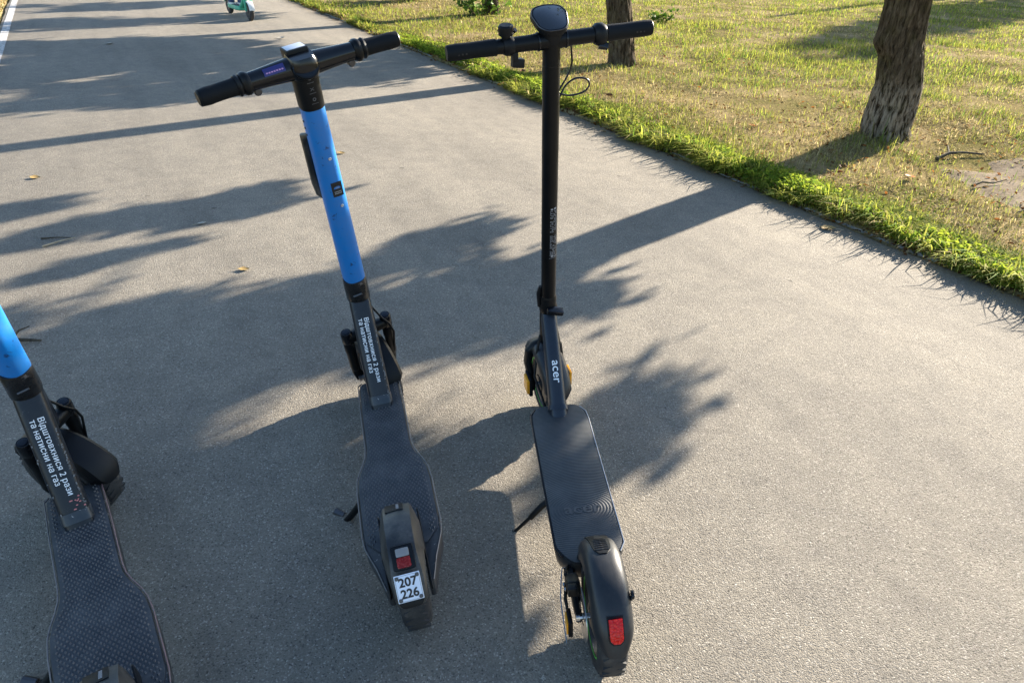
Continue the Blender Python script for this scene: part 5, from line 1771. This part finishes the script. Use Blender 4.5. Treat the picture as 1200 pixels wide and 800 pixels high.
for i, (lab, x, y, sz, rot, mat) in enumerate([
    ('long straw coloured leaf on the asphalt below the nearest trunk', 1.68, 3.64, .085, 2.7, 'leaf_yellow'),
    ('orange leaf on the kerb edge beneath the black handlebar', .74, 5.64, .085, .4, 'leaf_orange'),
    ('curled brown leaf lying against the kerb just beside the orange one', .86, 5.36, .06, 1.4, 'leaf_brown'),
    ('brown leaf tucked in the grass edge past the trunk shadow', 1.30, 4.66, .07, 2.2, 'leaf_brown'),
    ('small pale leaf beside the right flank of the blue stem', -1.19, 4.66, .055, .3, 'leaf_yellow'),
    ('tiny dark leaf left of the blue stem on sunlit asphalt', -1.34, 4.60, .042, 1.2, 'leaf_brown'),
    ('white scrap-like leaf inside the left tree shadow', -1.59, 3.34, .045, .6, 'leaf_pale'),
    ('thin yellow leaf near the left picture edge above the shadow', -2.78, 3.92, .060, .1, 'leaf_yellow'),
    ('pale leaf in the far shade near the white line', -5.02, 6.72, .11, .2, 'leaf_pale'),
    ('dark leaf on the far shaded asphalt above the left grip', -1.98, 7.12, .06, .4, 'leaf_brown'),
    ('pale leaf on the sunlit band before the far rider', -4.72, 8.55, .10, .3, 'leaf_pale'),
    ('bright leaf to the right on the far sunlit asphalt', -3.05, 9.5, .10, .2, 'leaf_pale'),
    ('bright orange leaf on the straw between kerb and nearest trunk', 2.52, 4.52, .085, .9, 'leaf_orange'),
    ('flat brown leaf lying in the sun left of the middle scooter', -1.20, 2.83, .05, .3, 'leaf_yellow'),
]):
    fallen_leaf(lab, x, y, sz, rot, mat, 100 + i)
r3 = random.Random(77)
spots = []
for i in range(15):
    u_ = 1.5 + 6.2 * (i + r3.uniform(.1, .9)) / 15
    spots.append((u_, NR + (r3.uniform(-.03, .05) if i % 3 else r3.uniform(.35, 1.1))))
spots.sort()
ORD = ['first', 'second', 'third', 'fourth', 'fifth', 'sixth', 'seventh', 'eighth', 'ninth', 'tenth', 'eleventh', 'twelfth', 'thirteenth', 'fourteenth', 'fifteenth']
for i, (u_, n_) in enumerate(spots):
    x, y = pw(u_, n_)
    mt = ['leaf_brown', 'leaf_orange', 'leaf_brown', 'leaf_yellow'][r3.randrange(4)]
    fallen_leaf('dry %s leaf on the verge, %s of these counted from the right picture edge' % (mt[5:], ORD[i]), x, y, r3.uniform(.05, .085), r3.uniform(0, 6.28),
                mt, 300 + i, group='dry leaves along the verge', curl=r3.uniform(.2, .5))

def twig(label, pts, r0, mat='twig', forks=()):
    p0 = Vector(pts[0])
    root = thing('twig', label, 'twig', p0, group='twigs on the ground')
    pts = [Vector(p) - p0 for p in pts]
    MB().tube(pts, [r0 * (1 - .6 * i / (len(pts) - 1)) for i in range(len(pts))], 7).build('twig_stem', mat, root, 60)
    for f in forks:
        f = [Vector(q) - p0 for q in f]
        MB().tube(f, [r0 * .6, r0 * .35, r0 * .2][:len(f)], 6).build('side_shoot', mat, root, 60)
twig('short dark forked twig beside the cut-off blue stem', [(-1.86, 2.14, .008), (-1.80, 2.155, .012), (-1.735, 2.16, .010), (-1.70, 2.165, .008)], .009, 'twig', [[(-1.80, 2.155, .012), (-1.79, 2.19, .03), (-1.765, 2.215, .035)]])
twig('pale thin stick in the left tree shadow', [(-2.18, 2.98, .004), (-2.13, 3.03, .012), (-2.08, 3.08, .014)], .005, 'dry_twig')
twig('dark thin stick above the pale one in the left shadow', [(-2.24, 3.07, .004), (-2.17, 3.085, .007), (-2.11, 3.09, .006)], .004, 'twig')
def gz(x, y, d=.02):
    u, n = pu(x, y)
    return (x, y, float(ground_h(u, n)) + d)
twig('dark crooked branch on the straw right of the nearest trunk', [gz(2.96, 5.05, .012), gz(3.08, 5.13, .03), gz(3.20, 5.16, .026), gz(3.34, 5.14, .015)], .014, 'twig', [[gz(3.08, 5.13, .03), gz(3.12, 5.24, .05), gz(3.10, 5.32, .04)]])
twig('wavy root-like twig in the dry grass nearer the camera', [gz(2.86, 4.40), gz(2.95, 4.46, .03), gz(3.03, 4.47, .02), gz(3.14, 4.52, .03)], .008)
twig('bent twig lying at the edge of the bare earth', [gz(2.86, 3.92), gz(2.96, 3.97, .03), gz(3.08, 3.98, .02), gz(3.18, 4.02, .012)], .007)

# ------------------------------------------------------------------ far rider on a mint green scooter
def far_scooter():
    fx, fy = -3.954, 11.05          # front wheel on the ground
    rx, ry = -4.366 - .16, 11.62 + .20
    hd = math.atan2(fy - ry, fx - rx)
    root = thing('electric_scooter', 'mint green scooter far up the path, ridden towards the camera', 'scooter', (rx, ry, 0), (0, 0, hd))
    WB = math.hypot(fx - rx, fy - ry)
    wheel(root, 0, .115, .06, name='rear_wheel', solid=True)
    ax0, ax1 = V(WB, 0, .12), V(WB - .24, 0, 1.08)
    ax = (ax1 - ax0).normalized()
    wheel(root, WB, .12, .062, name='front_wheel', solid=True)
    half = [(.10, .055), (.20, .085), (.56, .085), (.66, .06)]
    o = rounded_poly([(x, -y) for x, y in half] + [(x, y) for x, y in reversed(half)], .02, 3)
    d = MB().prism(o, .10, .165, .012).build('deck', 'mint', root, 40)
    MB().prism([(x * .98 + .006, y * .92) for x, y in o], .163, .168, .001).build('deck_mat', 'mat', d, 40)
    neck = MB().tube([V(.60, 0, .14), V(.72, 0, .20), ax0 + ax * .28], [(.045, .03), (.04, .032), (.03, .03)], 18, power=3).build('neck', 'mint', root, 45)
    MB().tube([ax0 + ax * .16, ax0 + ax * .95], [.026, .022], 18).build('stem', 'mint', root, 45)
    hc = ax0 + ax * .98
    hb = MB().tube([hc + V(0, -.14, 0), hc, hc + V(0, .14, 0)], [.016, .02, .016], 14, ref=(1, 0, 0)).build('handlebar', 'black', root, 40)
    for s in (-1, 1):
        MB().tube([hc + V(0, s * .13, 0), hc + V(0, s * .25, 0)], .018, 12, ref=(1, 0, 0)).build('grip', 'grip', hb, 40)
        MB().tube([ax0 + ax * .17 + V(0, s * .045, 0), ax0 + V(0, s * .048, 0)], [(.02, .012), (.014, .008)], 12).build('fork_leg', 'mint', root, 40)
    MB().tube([ax0 + ax * .17 + V(0, -.05, 0), ax0 + ax * .18, ax0 + ax * .17 + V(0, .05, 0)], .022, 12, ref=(0, 0, 1)).build('fork_crown', 'mint', root, 40)
    sec = lambda t: [(-.038, -.02), (-.034, -.004), (0, 0), (.034, -.004), (.038, -.02)]
    arc_guard(WB, .12, lambda t: .142, R(10), R(150), sec).build('front_mudguard', 'white_plastic', root, 40)
    arc_guard(0, .115, lambda t: .145, R(30), R(165), sec).build('rear_mudguard', 'mint', root, 40)
    MB().lathe(hc - ax * .12 + V(.03, 0, .0), (1, 0, .1), [(0, .02), (.014, .024), (.02, .018)], 16).build('head_lamp', 'white_plastic', root, 35)
    return root, hd, rx, ry, WB, hc

def rider(hd, rx, ry, WB, hc):
    root = thing('person', 'rider in light grey trousers and navy trainers on the mint scooter', 'person', (rx, ry, 0), (0, 0, hd))
    J = {}
    def bodymesh(name, pts, edges, rad, mat, sub=2):
        me = bpy.data.meshes.new(name)
        me.from_pydata([tuple(p) for p in pts], edges, [])
        o = bpy.data.objects.new(name, me)
        C.objects.link(o)
        sk = o.modifiers.new('skin', 'SKIN')
        sk.use_smooth_shade = True
        for i, r_ in enumerate(rad):
            me.skin_vertices[0].data[i].radius = r_ if isinstance(r_, tuple) else (r_, r_)
        me.skin_vertices[0].data[0].use_root = True
        ss = o.modifiers.new('sub', 'SUBSURF'); ss.levels = sub; ss.render_levels = sub
        me.materials.append(M[mat])
        o.parent = root
        return o
    dz = .168
    # left foot ahead, right foot behind and aslant on the deck
    P = [(.30, 0, 1.06), (.31, .09, 1.02), (.36, .085, .62), (.45, .045, .26), (.31, -.09, 1.02), (.33, -.09, .62), (.24, -.035, .26),
         (.31, 0, 1.25), (.335, 0, 1.46), (.34, 0, 1.55), (.335, .17, 1.46), (.36, .24, 1.22), (.56, .215, 1.14), (.335, -.17, 1.46), (.36, -.24, 1.22), (.56, -.215, 1.14)]
    E_ = [(0, 1), (1, 2), (2, 3), (0, 4), (4, 5), (5, 6), (0, 7), (7, 8), (8, 9), (8, 10), (10, 11), (11, 12), (8, 13), (13, 14), (14, 15)]
    rad = [(.12, .15), .088, .060, .046, .088, .060, .046, (.12, .15), (.11, .14), .055, .062, .048, .036, .062, .048, .036]
    body = bodymesh('body', P, E_, rad, 'trousers', 2)
    # jacket over the upper body
    jk = bodymesh('jacket', [(.305, 0, 1.02), (.31, 0, 1.22), (.335, 0, 1.44), (.335, .16, 1.45), (.36, .24, 1.22), (.56, .215, 1.145), (.335, -.16, 1.45), (.36, -.24, 1.22), (.56, -.215, 1.145)],
                  [(0, 1), (1, 2), (2, 3), (3, 4), (4, 5), (2, 6), (6, 7), (7, 8)], [(.15, .18), (.145, .175), (.13, .16), .075, .058, .044, .075, .058, .044], 'dark_cloth', 2)
    # shoes
    for (x, y, rot, nm) in ((.47, .045, .05, 'shoe'), (.25, -.035, -.25, 'shoe')):
        c, s = math.cos(rot), math.sin(rot)
        prof = [(-.085, .030, .0, .070), (-.06, .036, .0, .095), (0, .040, .0, .088), (.06, .045, .0, .060), (.12, .043, .0, .046), (.165, .032, .0, .034), (.18, .014, .004, .022)]
        rings = []
        for (a, h, z0, z1) in prof:
            ring = [(a, -h, z0 + .018), (a, -h * .95, z0 + (z1 - z0) * .6 + .018), (a, -h * .5, z1 + .018), (a, h * .5, z1 + .018), (a, h * .95, z0 + (z1 - z0) * .6 + .018), (a, h, z0 + .018)]
            rings.append([V(x + p[0] * c - p[1] * s, y + p[0] * s + p[1] * c, dz + p[2]) for p in ring])
        sh = MB().loft(rings).build(nm, 'navy_shoe', root, 60)
        rings = []
        for z in (0.0, .022):
            rings.append([V(x + a * c - b * s, y + a * s + b * c, dz + z) for a, b in rounded_poly([(-.092, -.034), (0, -.043), (.1, -.050), (.17, -.036), (.188, 0), (.17, .036), (.1, .050), (0, .043), (-.092, .034)], .02, 2)])
        MB().loft(rings).build('sole', 'white_plastic', sh, 40)
    # hands closed on the grips
    for s in (-1, 1):
        h0 = hc + V(-.045, s * .185, .012)
        hand = MB().tube([V(.55, s * .215, 1.145), h0 + V(-.02, s * .015, .02), h0 + V(.012, 0, .012)], [(.026, .020), (.036, .019), (.036, .016)], 12).build('hand', 'skin', root, 60)
        for k in range(4):
            f0 = h0 + V(.012, s * (-.030 + .019 * k), .014)
            MB().tube([f0, f0 + V(.040, 0, .010), f0 + V(.062, 0, -.012), f0 + V(.048, 0, -.036 - .002 * k)], [.0095, .009, .0085, .0075], 8).build('finger', 'skin', hand, 60)
        MB().tube([h0 + V(-.01, -s * .034, .010), h0 + V(.015, -s * .050, -.006), h0 + V(.042, -s * .052, -.020)], [.011, .010, .008], 8).build('thumb', 'skin', hand, 60)
    # head with a face and hair
    hcn = V(.375, 0, 1.665)
    rings = []
    prof = [(-.118, .030, .040), (-.100, .050, .058), (-.07, .062, .078), (-.035, .070, .090), (0, .075, .097), (.035, .077, .099), (.07, .072, .092), (.098, .052, .068), (.115, .022, .030)]
    for z, wy, wx in prof:
        ring = []
        for k in range(20):
            a = 2 * math.pi * k / 20
            fx = .012 if z < -.05 else 0
            x_ = wx * math.cos(a); y_ = wy * math.sin(a)
            if abs(a) < .2 or abs(a - 2 * math.pi) < .2:
                x_ += {-.07: .004, -.035: .016, 0: .008}.get(z, 0)
            ring.append(hcn + V(x_ + fx, y_, z))
        rings.append(ring)
    head = MB().loft(rings).build('head', 'skin', root, 80)
    MB().tube([V(.335, 0, 1.50), V(.36, 0, 1.58)], [.056, .052], 14).build('neck', 'skin', head, 60)
    for s in (-1, 1):
        MB().lathe(hcn + V(.088, s * .030, .0), (1, 0, 0), [(0, .012), (.004, .010), (.006, .004)], 10).build('eye', 'ink', head, 60)
        MB().lathe(hcn + V(-.005, s * .074, -.01), (0, s, 0), [(0, .026), (.008, .024), (.010, .012)], 12).build('ear', 'skin', head, 60)
    MB().tube([hcn + V(.085, -.024, -.066), hcn + V(.094, 0, -.064), hcn + V(.085, .024, -.066)], .005, 8).build('mouth', 'pink_chip', head, 60)
    rings = []
    for z, wy, wx in [(-.03, .078, .085), (.0, .082, .098), (.04, .085, .108), (.08, .080, .102), (.11, .056, .074), (.128, .02, .03)]:
        rings.append([hcn + V(wx * math.cos(a) - (.030 if z < .05 else .012), wy * math.sin(a), z) for a in [2 * math.pi * k / 18 for k in range(18)]])
    MB().loft(rings).build('hair', 'hair', root, 80)
rider(*far_scooter()[1:])
